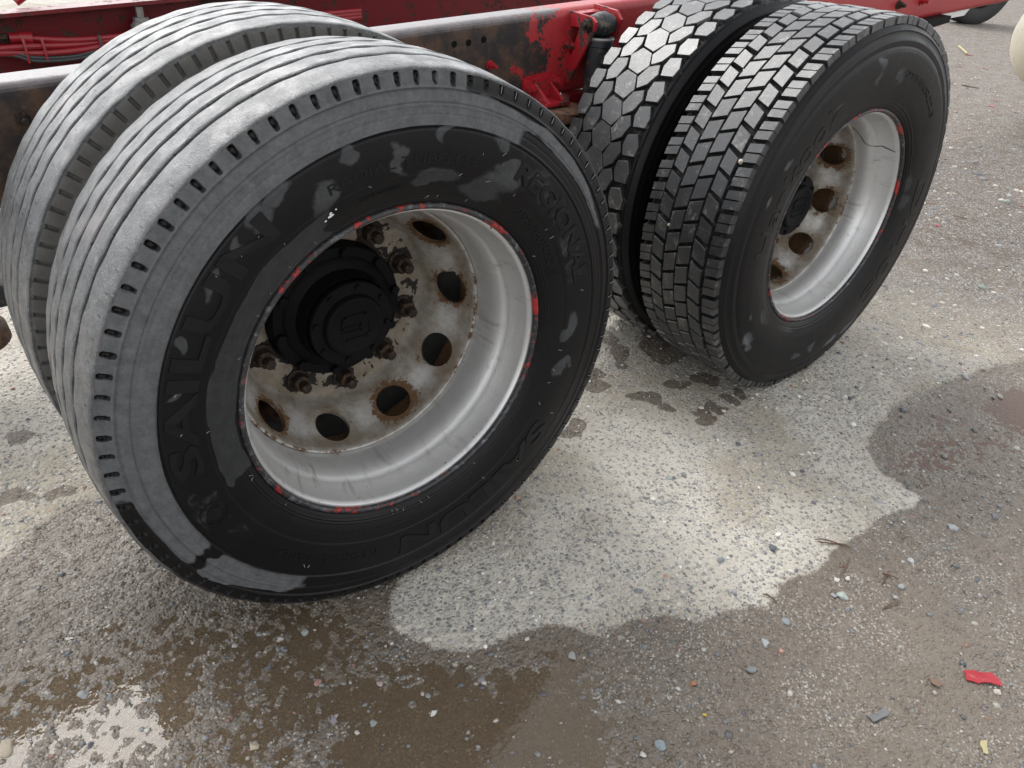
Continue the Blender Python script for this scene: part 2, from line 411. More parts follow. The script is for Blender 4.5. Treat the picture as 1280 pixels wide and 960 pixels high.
s = NT('gravelly_ground')
P = s.obj(); xyz = s.sep(P)
wetm = s.step(s.math('ADD', s.attr('wetdist'), s.math('ADD', s.math('MULTIPLY', s.math('SUBTRACT', s.noise(45, 3, .7), .5), .024), s.math('MULTIPLY', s.math('SUBTRACT', s.noise(260, 2), .5), .022))), -.005, .006)
dampb = s.step(s.math('ADD', s.attr('wetdist'), s.math('MULTIPLY', s.math('SUBTRACT', s.noise(16, 3, .7), .5), .09)), -.030, .008, 0.0, .25)
stn = s.step(s.math('ADD', s.attr('stain'), s.math('MULTIPLY', s.math('SUBTRACT', s.noise(90, 2, .7), .5), 1.1)), .35, .75)
big = s.noise(2.2, 2, .6); mid = s.noise(14, 4, .65); fine = s.noise(190, 2, .75)
vcol = s.voro(115, 'Color'); vd = s.voro(115); vc1 = s.sep(vcol)
v2 = s.voro(260, 'Color'); v2s = s.sep(v2)
cem = s.mix(mid, (.37, .342, .290), (.61, .572, .50))               # pale cement film
sand = s.mix(mid, (.28, .245, .185), (.43, .385, .31))
base = s.mix(s.step(big, .40, .60), sand, cem)
farx = s.step(s.math('ADD', xyz[0], s.math('MULTIPLY', s.math('SUBTRACT', big, .5), 1.6)), 1.25, 3.2)
base = s.mix(farx, base, s.mix(mid, (.078, .058, .043), (.155, .120, .092)))
stone = s.mix(vc1[0], (.10, .105, .115), (.42, .40, .37))
isst = s.math('MULTIPLY', s.step(vc1[1], .62, .70), s.step(vd, .60, .44))
base = s.mix(s.math('MULTIPLY', isst, .85), base, stone)
grit = s.mix(v2s[0], (.10, .10, .10), (.62, .60, .56))
base = s.mix(s.math('MULTIPLY', s.step(v2s[1], .66, .70, 0.0, .75), s.step(s.noise(7, 2), .3, .6, .35, 1.0)), base, grit)
damp = s.mul(base, (.40, .36, .33))
mudc = s.mix(s.noise(5, 3), (.096, .077, .058), (.172, .143, .112))
gritm = s.step(s.noise(5.5, 3, .6), .38, .62)
wetc = s.mix(s.math('MULTIPLY', s.step(v2s[1], .72, .76, 0.0, .7), gritm), s.mix(mid, mudc, (.150, .121, .092)), s.mul(grit, (.75, .72, .68)))
c = s.mix(s.math('MAXIMUM', stn, dampb), base, damp)
c = s.mix(wetm, c, wetc)
hh = s.math('ADD', s.math('MULTIPLY', fine, .8), s.math('ADD', s.math('MULTIPLY', isst, .9), s.math('MULTIPLY', s.step(vd, .7, .2), .5)))
s.bump(s.math('MULTIPLY', hh, s.mixf(wetm, 1.0, 1.15)), .0030, .8)
rw = s.mixf(s.step(s.noise(22, 3), .38, .62), .09, .30)
MAT['ground'] = s.done(c, s.mixf(wetm, s.mixf(stn, .92, .60), rw), spec=.5)
me.materials.append(MAT['ground'])
ground = tag(obj('ground', me), 'gravelly yard, dry and pale round the wheels, wet and muddy nearer', None, None, 'structure')

# standing water: flat sheets that the uneven ground rises through
s = NT('muddy_water')
for n in list(s.t.nodes):
    if n.type == 'BSDF_PRINCIPLED': s.t.nodes.remove(n)
fr = s.n('Fresnel'); fr.inputs['IOR'].default_value = 1.33
gl = s.n('BsdfGlossy'); gl.inputs['Roughness'].default_value = .05; gl.inputs['Color'].default_value = (1, 1, 1, 1)
tr = s.n('BsdfTransparent'); tr.inputs['Color'].default_value = (.93, .88, .80, 1)
df = s.n('BsdfDiffuse'); df.inputs['Color'].default_value = (.215, .160, .105, 1)
m1 = s.n('MixShader'); m1.inputs[0].default_value = .34; s.t.links.new(tr.outputs[0], m1.inputs[1]); s.t.links.new(df.outputs[0], m1.inputs[2])
m2 = s.n('MixShader'); s.t.links.new(fr.outputs[0], m2.inputs[0]); s.t.links.new(m1.outputs[0], m2.inputs[1]); s.t.links.new(gl.outputs[0], m2.inputs[2])
s.t.links.new(m2.outputs[0], s.out.inputs['Surface'])
rb = s.n('Bump'); rb.inputs['Distance'].default_value = .0010; rb.inputs['Strength'].default_value = .35; s.put(rb.inputs['Height'], s.noise(55, 2)); s.t.links.new(rb.outputs[0], gl.inputs['Normal'])
MAT['water'] = s.m
MAT['water_red'] = s.m.copy(); MAT['water_red'].name = 'red_brown_water'
for n in MAT['water_red'].node_tree.nodes:
    if n.type == 'BSDF_DIFFUSE': n.inputs['Color'].default_value = (.17, .085, .060, 1)
    if n.type == 'MIX_SHADER' and not n.inputs[0].is_linked: n.inputs[0].default_value = .40
for poly, lab in SHEETS:
    V = [(a, b, .0003) for a, b in poly]
    if sum(p[0] * q[1] - q[0] * p[1] for p, q in zip(poly, poly[1:] + poly[:1])) < 0: V = V[::-1]
    tag(mesh('puddle', V, [tuple(range(len(V)))], 'water_red' if poly[0][0] > 1 else 'water', None, False), lab, None, None, 'structure')

# ------------------------------------------------------------------ gravel
s = NT('gravel_stones')
MAT['gravel'] = s.done(s.attr('col', 'Color'), s.mixf(s.attr('gloss'), .85, .25), spec=.5)
def ico(sub=1):
    bm = bmesh.new(); bmesh.ops.create_icosphere(bm, subdivisions=sub, radius=1); bm.verts.index_update()
    V = np.array([v.co[:] for v in bm.verts]); Fc = np.array([[v.index for v in f.verts] for f in bm.faces]); bm.free(); return V, Fc
IV, IF = ico(1)
def stone_colors(n, wetv):
    g = rng.random(n)
    base = np.where((g < .42)[:, None], np.array([.26, .265, .27]), np.where((g < .66)[:, None], np.array([.44, .41, .35]), np.where((g < .80)[:, None], np.array([.15, .155, .165]), np.where((g < .93)[:, None], np.array([.62, .60, .56]), np.where((g < .97)[:, None], np.array([.34, .20, .15]), np.array([.27, .32, .29]))))))
    c = base * (.75 + .5 * rng.random((n, 1)))
    return np.clip(c * np.where(wetv[:, None] > .5, .62, 1.0), .02, .8)
N = 80000
heading = math.atan2(.637, .540)
ang = heading + rng.uniform(-1.02, 1.02, N)
dd = np.exp(rng.uniform(math.log(.28), math.log(9.0), N))
px = CAM[0] + dd * np.cos(ang); py = CAM[1] + dd * np.sin(ang)
pz, pw, pst, pwd = ground_fields(px, py)
dens = fbm(px, py, 3.2, 3, 77); clus = sstep(fbm(px, py, 6, 3, 91), .35, .62)
keep = (rng.random(N) < np.where(pw > .5, .35 + .65 * clus, .35 + 1.0 * sstep(dens, .4, .65))) & ~((pz < -.004) & (rng.random(N) < .72))
px, py, pz, pw, dd = px[keep], py[keep], pz[keep], pw[keep], dd[keep]
N = len(px)
size = np.minimum(.0010 + .0012 * rng.lognormal(0, .70, N), .0085) * np.clip(dd / 1.5, .85, 3.2)
sc = size[:, None] * rng.uniform(.65, 1.35, (N, 3)); sc[:, 2] *= .55
rot = rng.uniform(0, 2 * np.pi, N); cr, sr = np.cos(rot), np.sin(rot)
jit = 1 + rng.uniform(-.28, .28, (N, len(IV), 1))
VV = IV[None] * jit * sc[:, None, :]
X = VV[..., 0] * cr[:, None] - VV[..., 1] * sr[:, None] + px[:, None]
Y = VV[..., 0] * sr[:, None] + VV[..., 1] * cr[:, None] + py[:, None]
Z = VV[..., 2] + (pz + sc[:, 2] * rng.uniform(-.65, .35, N))[:, None]
co = np.stack([X, Y, Z], -1).reshape(-1, 3).astype(np.float32)
FF = (IF[None] + (np.arange(N) * len(IV))[:, None, None]).reshape(-1, 3).astype(np.int32)
me = bpy.data.meshes.new('gravel')
me.vertices.add(len(co)); me.vertices.foreach_set('co', co.ravel())
me.loops.add(FF.size); me.loops.foreach_set('vertex_index', FF.ravel())
me.polygons.add(len(FF)); me.polygons.foreach_set('loop_start', (np.arange(len(FF)) * 3).astype(np.int32))
me.update(calc_edges=True)
cc = stone_colors(N, pw); cc = np.concatenate([cc, np.ones((N, 1))], 1)
me.attributes.new('col', 'FLOAT_COLOR', 'POINT').data.foreach_set('color', np.repeat(cc, len(IV), 0).astype(np.float32).ravel())
me.attributes.new('gloss', 'FLOAT', 'POINT').data.foreach_set('value', np.repeat(pw, len(IV)).astype(np.float32))
me.materials.append(MAT['gravel'])
tag(obj('gravel', me), 'fine loose grey and tan gravel scattered over the yard', 'gravel', None, 'stuff')
#@@TRUCK@@

# ================================================================== the truck
truck = tag(empty('truck'), 'red truck chassis on dual rear wheels with a rusty frame rail', 'truck')

def catmull(pts, n=6):
    P = [np.array(p, float) for p in pts]; out = []
    for i in range(len(P) - 1):
        a = P[max(i - 1, 0)]; b = P[i]; c = P[i + 1]; d = P[min(i + 2, len(P) - 1)]
        for k in range(n):
            t = k / n
            out.append(.5 * ((2 * b) + (c - a) * t + (2 * a - 5 * b + 4 * c - d) * t * t + (3 * b - a - 3 * c + d) * t ** 3))
    out.append(P[-1]); return out
def blobs(T, Rr, L):
    """T degrees; blobs (angle, radius, half angle, half radius)"""
    v = np.zeros_like(T)
    for a, r, da, dr in L:
        dt = (T - a + 180) % 360 - 180
        v = np.maximum(v, 1.15 - .65 * np.sqrt((dt / da) ** 2 + ((Rr - r) / dr) ** 2))
    return np.clip(v, 0, 1)
def band(v, a, b, e): return sstep(v, a - e, a + e) * (1 - sstep(v, b - e, b + e))

SIDE = [(.297, .012), (.300, .004), (.3055, -.003), (.314, -.0075), (.325, -.012), (.340, -.0165), (.355, -.0195), (.372, -.022), (.390, -.0235), (.408, -.0235), (.425, -.0225), (.440, -.0205), (.455, -.0175), (.470, -.0135), (.483, -.010)]
class Tyre:
    def __init__(s, y0, Rsh, Rcrown, Rfloor, seg, wid=.25, shoulder=-.005, det=5):
        # y0: y of the near rim flange; mirrored about y0 + .125
        k = (Rsh - .020 - .297) / (.483 - .297)
        near = [(.297 + (r - .297) * k, y) for r, y in SIDE] + [(Rsh - .010, shoulder - .0025), (Rsh - .003, shoulder + .0005), (min(Rsh, Rfloor + .001) - .0005, shoulder + .006)]
        near = [tuple(q) for q in catmull(near, det)]
        fl = [(Rfloor - (Rcrown - Rsh) * .7 * ((t - .5) * 2) ** 2, shoulder + .012 + t * (wid - 2 * shoulder - .024)) for t in np.linspace(0, 1, 9)]
        far = [(r, .25 - y) for r, y in near[::-1][::4]]
        s.prof = [(r, y + y0) for r, y in near] + [(r, y + y0) for r, y in fl] + [(r, y + y0) for r, y in far]
        s.nn = len(near); s.seg = seg; s.y0 = y0
        s.nr = np.array([q[0] for q in near]); s.ny = np.array([q[1] + y0 for q in near])
    def ys(s, r):
        o = np.argsort(s.nr); return np.interp(r, s.nr[o], s.ny[o])
def relief_rings(r, rings):
    v = np.zeros_like(r)
    for rc, w, h in rings: v += h * np.exp(-((r - rc) / w) ** 2)
    return v
def build_tyre(name, parent, ty, disp, dryf, mats=('side', 'groove'), a0=0.0, tread_rows=None):
    V, F, T, Rr, Y = lathe_vf(ty.prof, ty.seg, False, a0, disp)
    m = len(ty.prof); fl0, fl1 = ty.nn - 2, ty.nn + 9
    row = np.array([1 if fl0 <= k < fl1 else 0 for k in range(m - 1)])
    dry = dryf(np.degrees(T) % 360, Rr, Y)
    level = .26 + .20 * sstep(Rr, .350, .366) + .54 * sstep(Rr, .418, .434)
    return mesh(name, V, F, list(mats), parent, True, 50, mi=np.tile(row, ty.seg), attrs={'dry': dry, 'level': level})
def word(parent, text, a_start, a_end, r0, h, ty, raise_=.0013, bold=0.0, mat='letter', shear=0.0):
    """raised letters set clockwise round the sidewall, tops outward"""
    cu = bpy.data.curves.new('t', 'FONT'); cu.body = text; cu.size = 1; cu.extrude = .5; cu.offset = bold; cu.resolution_u = 3; cu.shear = shear
    o = bpy.data.objects.new('t', cu); COL.objects.link(o)
    dg = bpy.context.evaluated_depsgraph_get(); dg.update()
    me = bpy.data.meshes.new_from_object(o.evaluated_get(dg))
    bpy.data.objects.remove(o); bpy.data.curves.remove(cu)
    co = np.zeros(len(me.vertices) * 3); me.vertices.foreach_get('co', co); co = co.reshape(-1, 3)
    lo, hi = co.min(0), co.max(0)
    u = (co[:, 0] - lo[0]) / (hi[0] - lo[0]); v = (co[:, 1] - lo[1]) / (hi[1] - lo[1]); w = co[:, 2] > 0
    th = np.radians(a_start + u * (a_end - a_start)); r = r0 + v * h
    y = ty.ys(r) + np.where(w, -raise_, .002)
    me.vertices.foreach_set('co', np.stack([r * np.cos(th), y, r * np.sin(th)], 1).astype(np.float32).ravel())
    me.materials.clear(); me.materials.append(MAT[mat]); me.update()
    me.name = 'lettering'
    bm = bmesh.new(); bm.from_mesh(me); bmesh.ops.recalc_face_normals(bm, faces=bm.faces[:]); bm.to_mesh(me); bm.free()
    return obj('lettering', me, parent)
def rib_ring(name, parent, y0, y1, Rf, Rtop, seg, wave0, wave1, mat='rib'):
    yy = np.linspace(y0 + .0018, y1 - .0018, 5)
    prof = [(Rf, y0), (Rtop(y0) - .0016, y0)] + [(Rtop(v), v) for v in yy] + [(Rtop(y1) - .0016, y1), (Rf, y1)]
    t_ = np.array([0, 0] + list((yy - y0) / (y1 - y0)) + [1, 1])
    def disp(T, Rr, Y):
        tri = lambda n, ph: 2 * np.abs(((T * n / (2 * np.pi) + ph) % 1) * 2 - 1) - 1
        wob = .0003 * np.sin(T * 37) + .0003 * np.sin(T * 91 + 1)
        return Rr + .0005 * np.sin(T * 53 + y0 * 900), Y + (1 - t_) * wave0 * tri(50, y0 * 31) + t_ * wave1 * tri(50, y1 * 31) + wob
    V, F, T, Rr, Y = lathe_vf(prof, seg, False, 0, disp)
    A = (np.degrees(T) + 130) % 360 - 130
    return mesh(name, V, F, mat, parent, True, 40, attrs={'side': 1 - band(A, 66, 206, 7)})

# fine sipes in the ribs: short dark cuts in the rubber
nt = MAT['rib'].node_tree
s = NT.__new__(NT); s.m = MAT['rib']; s.t = nt; s.b = next(n for n in nt.nodes if n.type == 'BSDF_PRINCIPLED')
o3 = s.sep(); thn = s.math('ARCTAN2', o3[2], o3[0])
wv = s.math('MULTIPLY', s.math('SUBTRACT', s.noise(120, 2), .5), .10)
u1 = s.math('ABSOLUTE', s.math('SUBTRACT', s.math('FRACT', s.math('ADD', s.math('MULTIPLY', thn, 98 / (2 * math.pi)), s.math('MULTIPLY', wv, 1.5))), .5))
v1 = s.math('ABSOLUTE', s.math('SUBTRACT', s.math('FRACT', s.math('ADD', s.math('MULTIPLY', o3[1], 1 / .045), s.math('ADD', .28, wv))), .5))
cut = s.math('MULTIPLY', s.math('LESS_THAN', u1, .04), s.math('LESS_THAN', v1, .10))
old = s.b.inputs['Base Color'].links[0].from_socket
s.put(s.b.inputs['Base Color'], s.mix(s.math('MULTIPLY', cut, .92), old, (.012, .012, .012)))

# ---------------------------------------------------------------- wheel metal parts
def rim_parts(parent, y0, phase, dy=0.0, flip=False, mat='silver', nuts=True, flange=True):
    """rim barrel and disc; y0 is the outer flange plane, dy shifts the disc"""
    sg = -1 if flip else 1
    Yf = lambda y: y0 + sg * y
    bar = [(.2985, .010), (.2945, .006), (.289, .006), (.2855, .011), (.2845, .017), (.283, .030), (.2775, .052), (.2745, .060), (.2735, .066), (.2705, .070), (.2675, .078), (.2640, .088), (.2625, .105), (.2612, .128), (.2606, .160), (.262, .178), (.272, .195), (.280, .215), (.284, .235), (.2885, .246), (.296, .2495), (.300, .245), (.297, .236), (.290, .226), (.276, .200), (.268, .180), (.2665, .10), (.272, .085), (.283, .062), (.289, .03), (.297, .020)]
    V, F, T, Rr, Y = lathe_vf([(r, Yf(y)) for r, y in bar], 144, True)
    yl = sg * (Y - y0)
    rust = .25 * np.exp(-((yl - .016) / .006) ** 2) + .20 * np.exp(-((yl - .150) / .012) ** 2) * (Rr < .263) + 1.2 * sstep(yl, .158, .172)
    mesh('rim', V, F, mat, parent, True, 40, attrs={'rust': rust, 'grime': .15 + .15 * np.clip(1 - np.abs(yl - .13) / .05, 0, 1), 'flake': np.zeros_like(rust)})
    if flange:
        lathe('rim_flange', [(.2945, y0 + .0075), (.2915, y0 + .0035), (.2925, y0 - .0008), (.2965, y0 - .0035), (.301, y0 - .0025), (.3035, y0 + .0015), (.303, y0 + .007), (.2995, y0 + .011)], 144, 'flange', parent, True)
    d = [(.2603, .148), (.2585, .1445), (.2550, .1455), (.2525, .152), (.2505, .162), (.2475, .176), (.243, .190), (.236, .206), (.228, .222), (.2205, .237), (.2145, .250), (.2105, .262), (.2065, .273), (.2015, .2805), (.195, .284), (.185, .285), (.165, .285), (.150, .285), (.1425, .2855), (.1405, .2875)]
    dense = [tuple(q) for q in catmull(d, 3)]
    back = [(r + (.004 if y < .28 else 0), y + .010) for r, y in dense[::-1][::3]]
    V, F, T, Rr, Y = lathe_vf([(r, Yf(y + dy)) for r, y in dense + back], 180, True)
    me = bpy.data.meshes.new('wheel_disc'); me.from_pydata([tuple(v) for v in V], [], F); me.materials.append(MAT[mat])
    bm = bmesh.new(); bm.from_mesh(me); bmesh.ops.recalc_face_normals(bm, faces=bm.faces[:]); bm.to_mesh(me); bm.free()
    o = bpy.data.objects.new('d', me); COL.objects.link(o)
    nrm = Vector((.60, -sg * .80 * 0 + -sg * .8, 0)).normalized() * -1     # axis of a hand hole, outward of the cone
    cut = BM()
    for k in range(10):
        a = R_(phase + 36 * k); c, sn = math.cos(a), math.sin(a)
        ax = Vector((-.82 * c, -sg * .57, -.82 * sn))
        p = Vector((.2355 * c, Yf(.2065 + dy), .2355 * sn))
        cut.tube([p - ax * .04, p + ax * .04], .037, 32)
    co_ = cut.build('c', 'silver', None, False)
    md = o.modifiers.new('b', 'BOOLEAN'); md.operation = 'DIFFERENCE'; md.object = co_; md.solver = 'EXACT'
    dg = bpy.context.evaluated_depsgraph_get(); dg.update()
    m2 = bpy.data.meshes.new_from_object(o.evaluated_get(dg))
    bpy.data.objects.remove(o); cm = co_.data; bpy.data.objects.remove(co_); bpy.data.meshes.remove(cm); bpy.data.meshes.remove(me)
    m2.name = 'wheel_disc'; m2.materials.clear(); m2.materials.append(MAT[mat])
    co = np.zeros(len(m2.vertices) * 3); m2.vertices.foreach_get('co', co); co = co.reshape(-1, 3)
    Rr = np.hypot(co[:, 0], co[:, 2]); T = np.degrees(np.arctan2(co[:, 2], co[:, 0])); yl = sg * (co[:, 1] - y0) - dy
    t = (T - phase + 18) % 36 - 18
    dh = np.hypot(np.radians(t) * .238, np.hypot(Rr - .2365, yl - .2055)) - .037
    wob = .5 + .5 * np.sin(np.floor((T - phase + 18) / 36) * 2.4)
    rust = np.clip(.80 - dh / .032, 0, .80) * (.18 + 1.05 * wob) + .10 + .50 * np.exp(-((yl - .1455) / .004) ** 2) * (.5 + .5 * np.sin(np.radians(T) * 3 + 2))
    tn = (T - (phase + 18) + 18) % 36 - 18
    dn = np.hypot(np.radians(tn) * .1675, Rr - .1675)
    face = sstep(-Rr, -.207, -.196)
    flk = .30 * np.clip(1 - np.abs(dh - .004) / .010, 0, 1) * np.clip(np.sin(np.floor((T - phase + 18) / 36) * 3.1 + t * .12), 0, 1) + face * (.44 + .45 * np.clip(1 - (dn - .018) / .016, 0, 1) + .25 * np.exp(-((Rr - .143) / .006) ** 2))
    grime = .56 + .38 * face + .30 * np.exp(-((Rr - .212) / .014) ** 2) + .30 * np.exp(-((Rr - .250) / .006) ** 2) + .25 * np.clip(1 - dh / .03, 0, 1)
    for k, v in (('rust', rust), ('flake', flk), ('grime', grime)):
        m2.attributes.new(k, 'FLOAT', 'POINT').data.foreach_set('value', v.astype(np.float32))
    finish(m2, True, 40)
    obj('wheel_disc', m2, parent)
    if nuts:
        n = BM()
        hexa = [(.0190 * math.cos(R_(60 * k)), .0190 * math.sin(R_(60 * k))) for k in range(6)]
        def ring(r, y, k=24): return [(r * math.cos(2 * math.pi * i / k), y, r * math.sin(2 * math.pi * i / k)) for i in range(k)]
        n.tube([(0, 0, 0), (0, -.005, 0), (0, -.0065, 0)], [.0245, .0245, .022], 20)
        V = [(a, -.0065, b) for a, b in hexa] + [(a, -.026, b) for a, b in hexa] + [(a * .82, -.029, b * .82) for a, b in hexa]
        n.add(V, [(i, (i + 1) % 6, 6 + (i + 1) % 6, 6 + i) for i in range(6)] + [(6 + i, 6 + (i + 1) % 6, 12 + (i + 1) % 6, 12 + i) for i in range(6)] + [tuple(range(12, 18))])
        n.tube([(0, -.028, 0), (0, -.046, 0), (0, -.049, 0)], [.0108, .0108, .008], 12)
        src = n.build('wheel_nut', 'nut', parent, True, 30)
        for k in range(10):
            q = src if k == 0 else src.copy()
            if k: COL.objects.link(q)
            a = R_(phase + 18 + 36 * k)
            q.location = (.1675 * math.cos(a), y0 + .285 + dy, .1675 * math.sin(a)); q.rotation_euler = (0, .6 * k, 0)
def hub_parts(parent, dy, reach=0.0):
    Y = lambda y: y + dy
    lathe('hub', [(.1395, Y(.30)), (.139, Y(.262)), (.136, Y(.257)), (.118, Y(.256)), (.113, Y(.250)), (.104, Y(.247)), (.097, Y(.243)), (.093, Y(.225)), (.090, Y(.212 - reach * .6))], 72, 'hub', parent)
    h = BM()
    for k in range(10):
        a = R_(36 * k + 9); h.tube([(.127 * math.cos(a), Y(.258), .127 * math.sin(a)), (.127 * math.cos(a), Y(.245), .127 * math.sin(a))], .0095, 6)
        if k == 0:
            src = h.build('hub_bolt', 'hub', parent, True, 30)
    bpy.data.meshes  # bolts below share this mesh
    for k in range(1, 10):
        q = src.copy(); COL.objects.link(q); q.rotation_euler = (0, -R_(36 * k), 0)
    r = reach
    lathe('hub_cap', [(.075, Y(.214 - r)), (.0865, Y(.213 - r)), (.0875, Y(.209 - r)), (.0875, Y(.202 - r)), (.086, Y(.1995 - r)), (.0655, Y(.1990 - r)), (.0635, Y(.1985 - r)), (.0615, Y(.190 - r)), (.0595, Y(.187 - r)), (.054, Y(.1865 - r)), (.052, Y(.1878 - r)), (.0005, Y(.1875 - r))], 72, 'hub', parent)
    b = BM().tube([(.077, Y(.2 - r), 0), (.077, Y(.195 - r), 0)], .0062, 6)
    src = b.build('cap_bolt', 'hub', parent, True, 30)
    for k in range(8):
        q = src if k == 0 else src.copy()
        if k: COL.objects.link(q)
        q.rotation_euler = (0, R_(45 * k + 12), 0)
    e = BM()
    def bar(p, q, w=.0016):
        p = np.array(p); q = np.array(q); d = (q - p) / np.linalg.norm(q - p); nn = np.array([-d[1], d[0]]) * w
        pol = [p - nn - d * w, q - nn + d * w, q + nn + d * w, p + nn - d * w]
        e.add([(a, Y(.1862 - r), c) for a, c in pol] + [(a, Y(.1885 - r), c) for a, c in pol], [(0, 1, 2, 3), (0, 4, 5, 1), (1, 5, 6, 2), (2, 6, 7, 3), (3, 7, 4, 0)])
    path = [(.028, .016), (.022, .024), (-.020, .024), (-.028, .016), (-.028, .002), (.010, .002), (.010, -.008), (-.030, -.008)]
    for a, c in zip(path[:-1], path[1:]): bar(a, c)
    path = [(-.028, -.018), (-.020, -.025), (.022, -.025), (.030, -.017), (.030, .006), (-.014, .012)]
    for a, c in zip(path[:-2], path[1:-1]): bar(a, c)
    e.build('emblem', 'hub', parent, False)

# ---------------------------------------------------------------- nearest wheel, outer: ribbed tyre
D2 = 1.3894
w1 = tag(empty('outer_wheel', (0, 0, HZ), truck), 'nearest wheel, ribbed grey tyre on a silver rim with rusty hand holes')
t1 = Tyre(0.0, .503, .515, .504, 97 * 12, det=11)
RINGS1 = [(.4785, .0016, -.0022), (.4750, .0014, .0012), (.4575, .0014, .0018), (.4545, .0013, -.0014), (.4420, .0010, .0008), (.4275, .0013, -.0020), (.4240, .0013, .0014), (.3135, .0012, -.0010), (.3185, .0010, -.0008)]
def disp1(T, Rr, Y):
    near = Y < .06
    ph = (T * 97 / (2 * np.pi)) % 1 - .5
    tw = np.abs(ph) * (2 * np.pi / 97) * .49
    pit = np.clip(1.6 - 1.6 * ((tw / .0042) ** 2 + ((Rr - .4915) / .0095) ** 2), 0, 1) * near
    plate = band(Rr, .357, .423, .0015) * near * -.0010                # the raised name band
    return Rr, Y + np.where(near, relief_rings(Rr, RINGS1) + plate, 0) + .0065 * pit
P1 = [(113.5, .375, 5, .020), (91.7, .382, 2.6, .022), (83, .352, 6, .012), (88, .345, 3, .010), (64, .352, 7, .030), (66, .338, 9, .018), (62, .385, 4, .02), (1, .376, 4, .014), (-3.5, .362, 3, .010), (-20, .370, 3, .018), (-17, .385, 2, .012),
      (161.5, .392, 1.3, .022), (154.5, .408, 1.5, .010), (141, .405, 2.0, .010), (132.5, .408, 1.8, .010), (124.5, .412, 3.2, .013), (119, .418, 2.4, .010), (103.5, .412, 1.6, .012), (80, .420, 1.0, .016), (70, .418, 2.5, .012)]
def dry1(T, Rr, Y):
    A = (T + 105) % 360 - 105                                   # -105 .. 255
    nz = lambda k, sd: fbm(A * .06 + 50, Rr * 24 + 50, k, 3, sd) - .5
    A0, R0 = A, Rr
    A = A + 14 * nz(1.0, 3); Rr = Rr + .020 * nz(1.3, 8) * (1 - .8 * band(R0, .415, .44, .01))
    wob = .012 * np.sin(np.radians(A) * 7) + .008 * np.sin(np.radians(A) * 17 + 1)
    ring = band(Rr, .4265, .520, .002) * band(A, 63, 232, 9) + .75 * band(Rr, .455, .474, .006) * band(A, 18, 66, 8)
    ring = ring * (1 - band(Rr, .474 + wob * .4, .53, .004) * (band(A, 190, 240, 6)) ) * (1 - band(Rr, .478, .53, .004) * band(A, 40, 78, 6))
    ring = ring * (1 - .9 * band(A, 206, 209, 2))
    ph = np.abs((A0 * 97 / 360) % 1 - .5)
    ring = ring * (1 - .75 * band(R0, .480, .501, .003) * np.clip(1.3 - ph / .20, 0, 1) * (Y < .05))
    bead = band(Rr, .306, .352, .004) * band(A, 113, 196, 3)
    reg = .40 * band(Rr, .362, .424, .006) * band(A, 10, 62, 4) + .43 * band(Rr, .37, .42, .006) * band(A, 188, 212, 4)
    v = np.maximum(np.maximum(ring, bead), np.maximum(blobs(A, Rr, P1), reg))
    return np.where(Y < .06, v, .55)
build_tyre('tyre', w1, t1, disp1, dry1, a0=math.pi / 97)
top1 = lambda y: .515 - .0105 * ((y - .125) / .13) ** 2
GR = [.0555, .1005, .1470, .1925]
ed = [-.0045] + [v for g in GR for v in (g - .0043, g + .0043)] + [.2545]
for k in range(5):
    rib_ring('tread_rib', w1, ed[2 * k], ed[2 * k + 1], .500, top1, 400, 0 if k == 0 else .0011, 0 if k == 4 else .0011)
word(w1, 'SAILUN', 186, 124, .371, .046, t1, .0030, .030)
word(w1, 'REGIONAL', 58, 13, .376, .034, t1, .0030, .030)
word(w1, 'RADIAL TUBELESS', 110.5, 70.5, .371, .016, t1, .0016, .008)
word(w1, '295/80R22.5', 50, 19, .331, .015, t1, .0011)
word(w1, 'SAILUN', -36, -96, .371, .044, t1, .0030, .030)
word(w1, 'REGROOVABLE', -104, -138, .380, .014, t1, .0022)
word(w1, 'MAX LOAD SINGLE 3550 KG DUAL 3150 KG', -95, -142, .332, .006, t1, .0008)
word(w1, 'MADE FOR ALL POSITIONS', 104, 92, .338, .005, t1, .0008)
# round maker's mark at the end of the name band
e = BM()
for rr0, rr1 in ((.0215, .0235), (.0, .012)):
    n_ = 28; th = np.radians(-161.5); c0 = np.array([.391 * math.cos(th), .391 * math.sin(th)])
    V = []; 
    for rr in (rr0, rr1):
        for k in range(n_):
            a = 2 * math.pi * k / n_; q = c0 + rr * np.array([math.cos(a), math.sin(a)]); V.append((q[0], float(t1.ys(np.hypot(*q))) - .0024, q[1]))
    V += [(v[0], v[1] + .004, v[2]) for v in V]
    F = [(k, (k + 1) % n_, n_ + (k + 1) % n_, n_ + k) for k in range(n_)] + [(2 * n_ + n_ + k, 2 * n_ + n_ + (k + 1) % n_, n_ + (k + 1) % n_, n_ + k) for k in range(n_)] + [(k, (k + 1) % n_, 2 * n_ + (k + 1) % n_, 2 * n_ + k) for k in range(n_)]
    e.add(V, F)
e.build('maker_mark', 'letter', w1)
s = NT('vent_hair'); MAT['hair_glint'] = s.done((.30, .30, .29), .35)  # hairs and glints share a pale tone: caught light put into the colour
hb = BM()
for k in range(-24, 26):  # shoulder ticks: glints of water in the notches, modelled as pale rods
    a = R_(k * 3.711 + 1.8 + 0 * k)
    if -62 < math.degrees(a) < 72:
        r_a, r_b = .4885 + random.uniform(-.001, .001), .4975 + random.uniform(-.001, .002)
        hb.tube([(r_a * math.cos(a), float(t1.ys(r_a)) + .0005, r_a * math.sin(a)), (r_b * math.cos(a + .006), float(t1.ys(r_b)) - .0035, r_b * math.sin(a + .006))], .00045, 5)
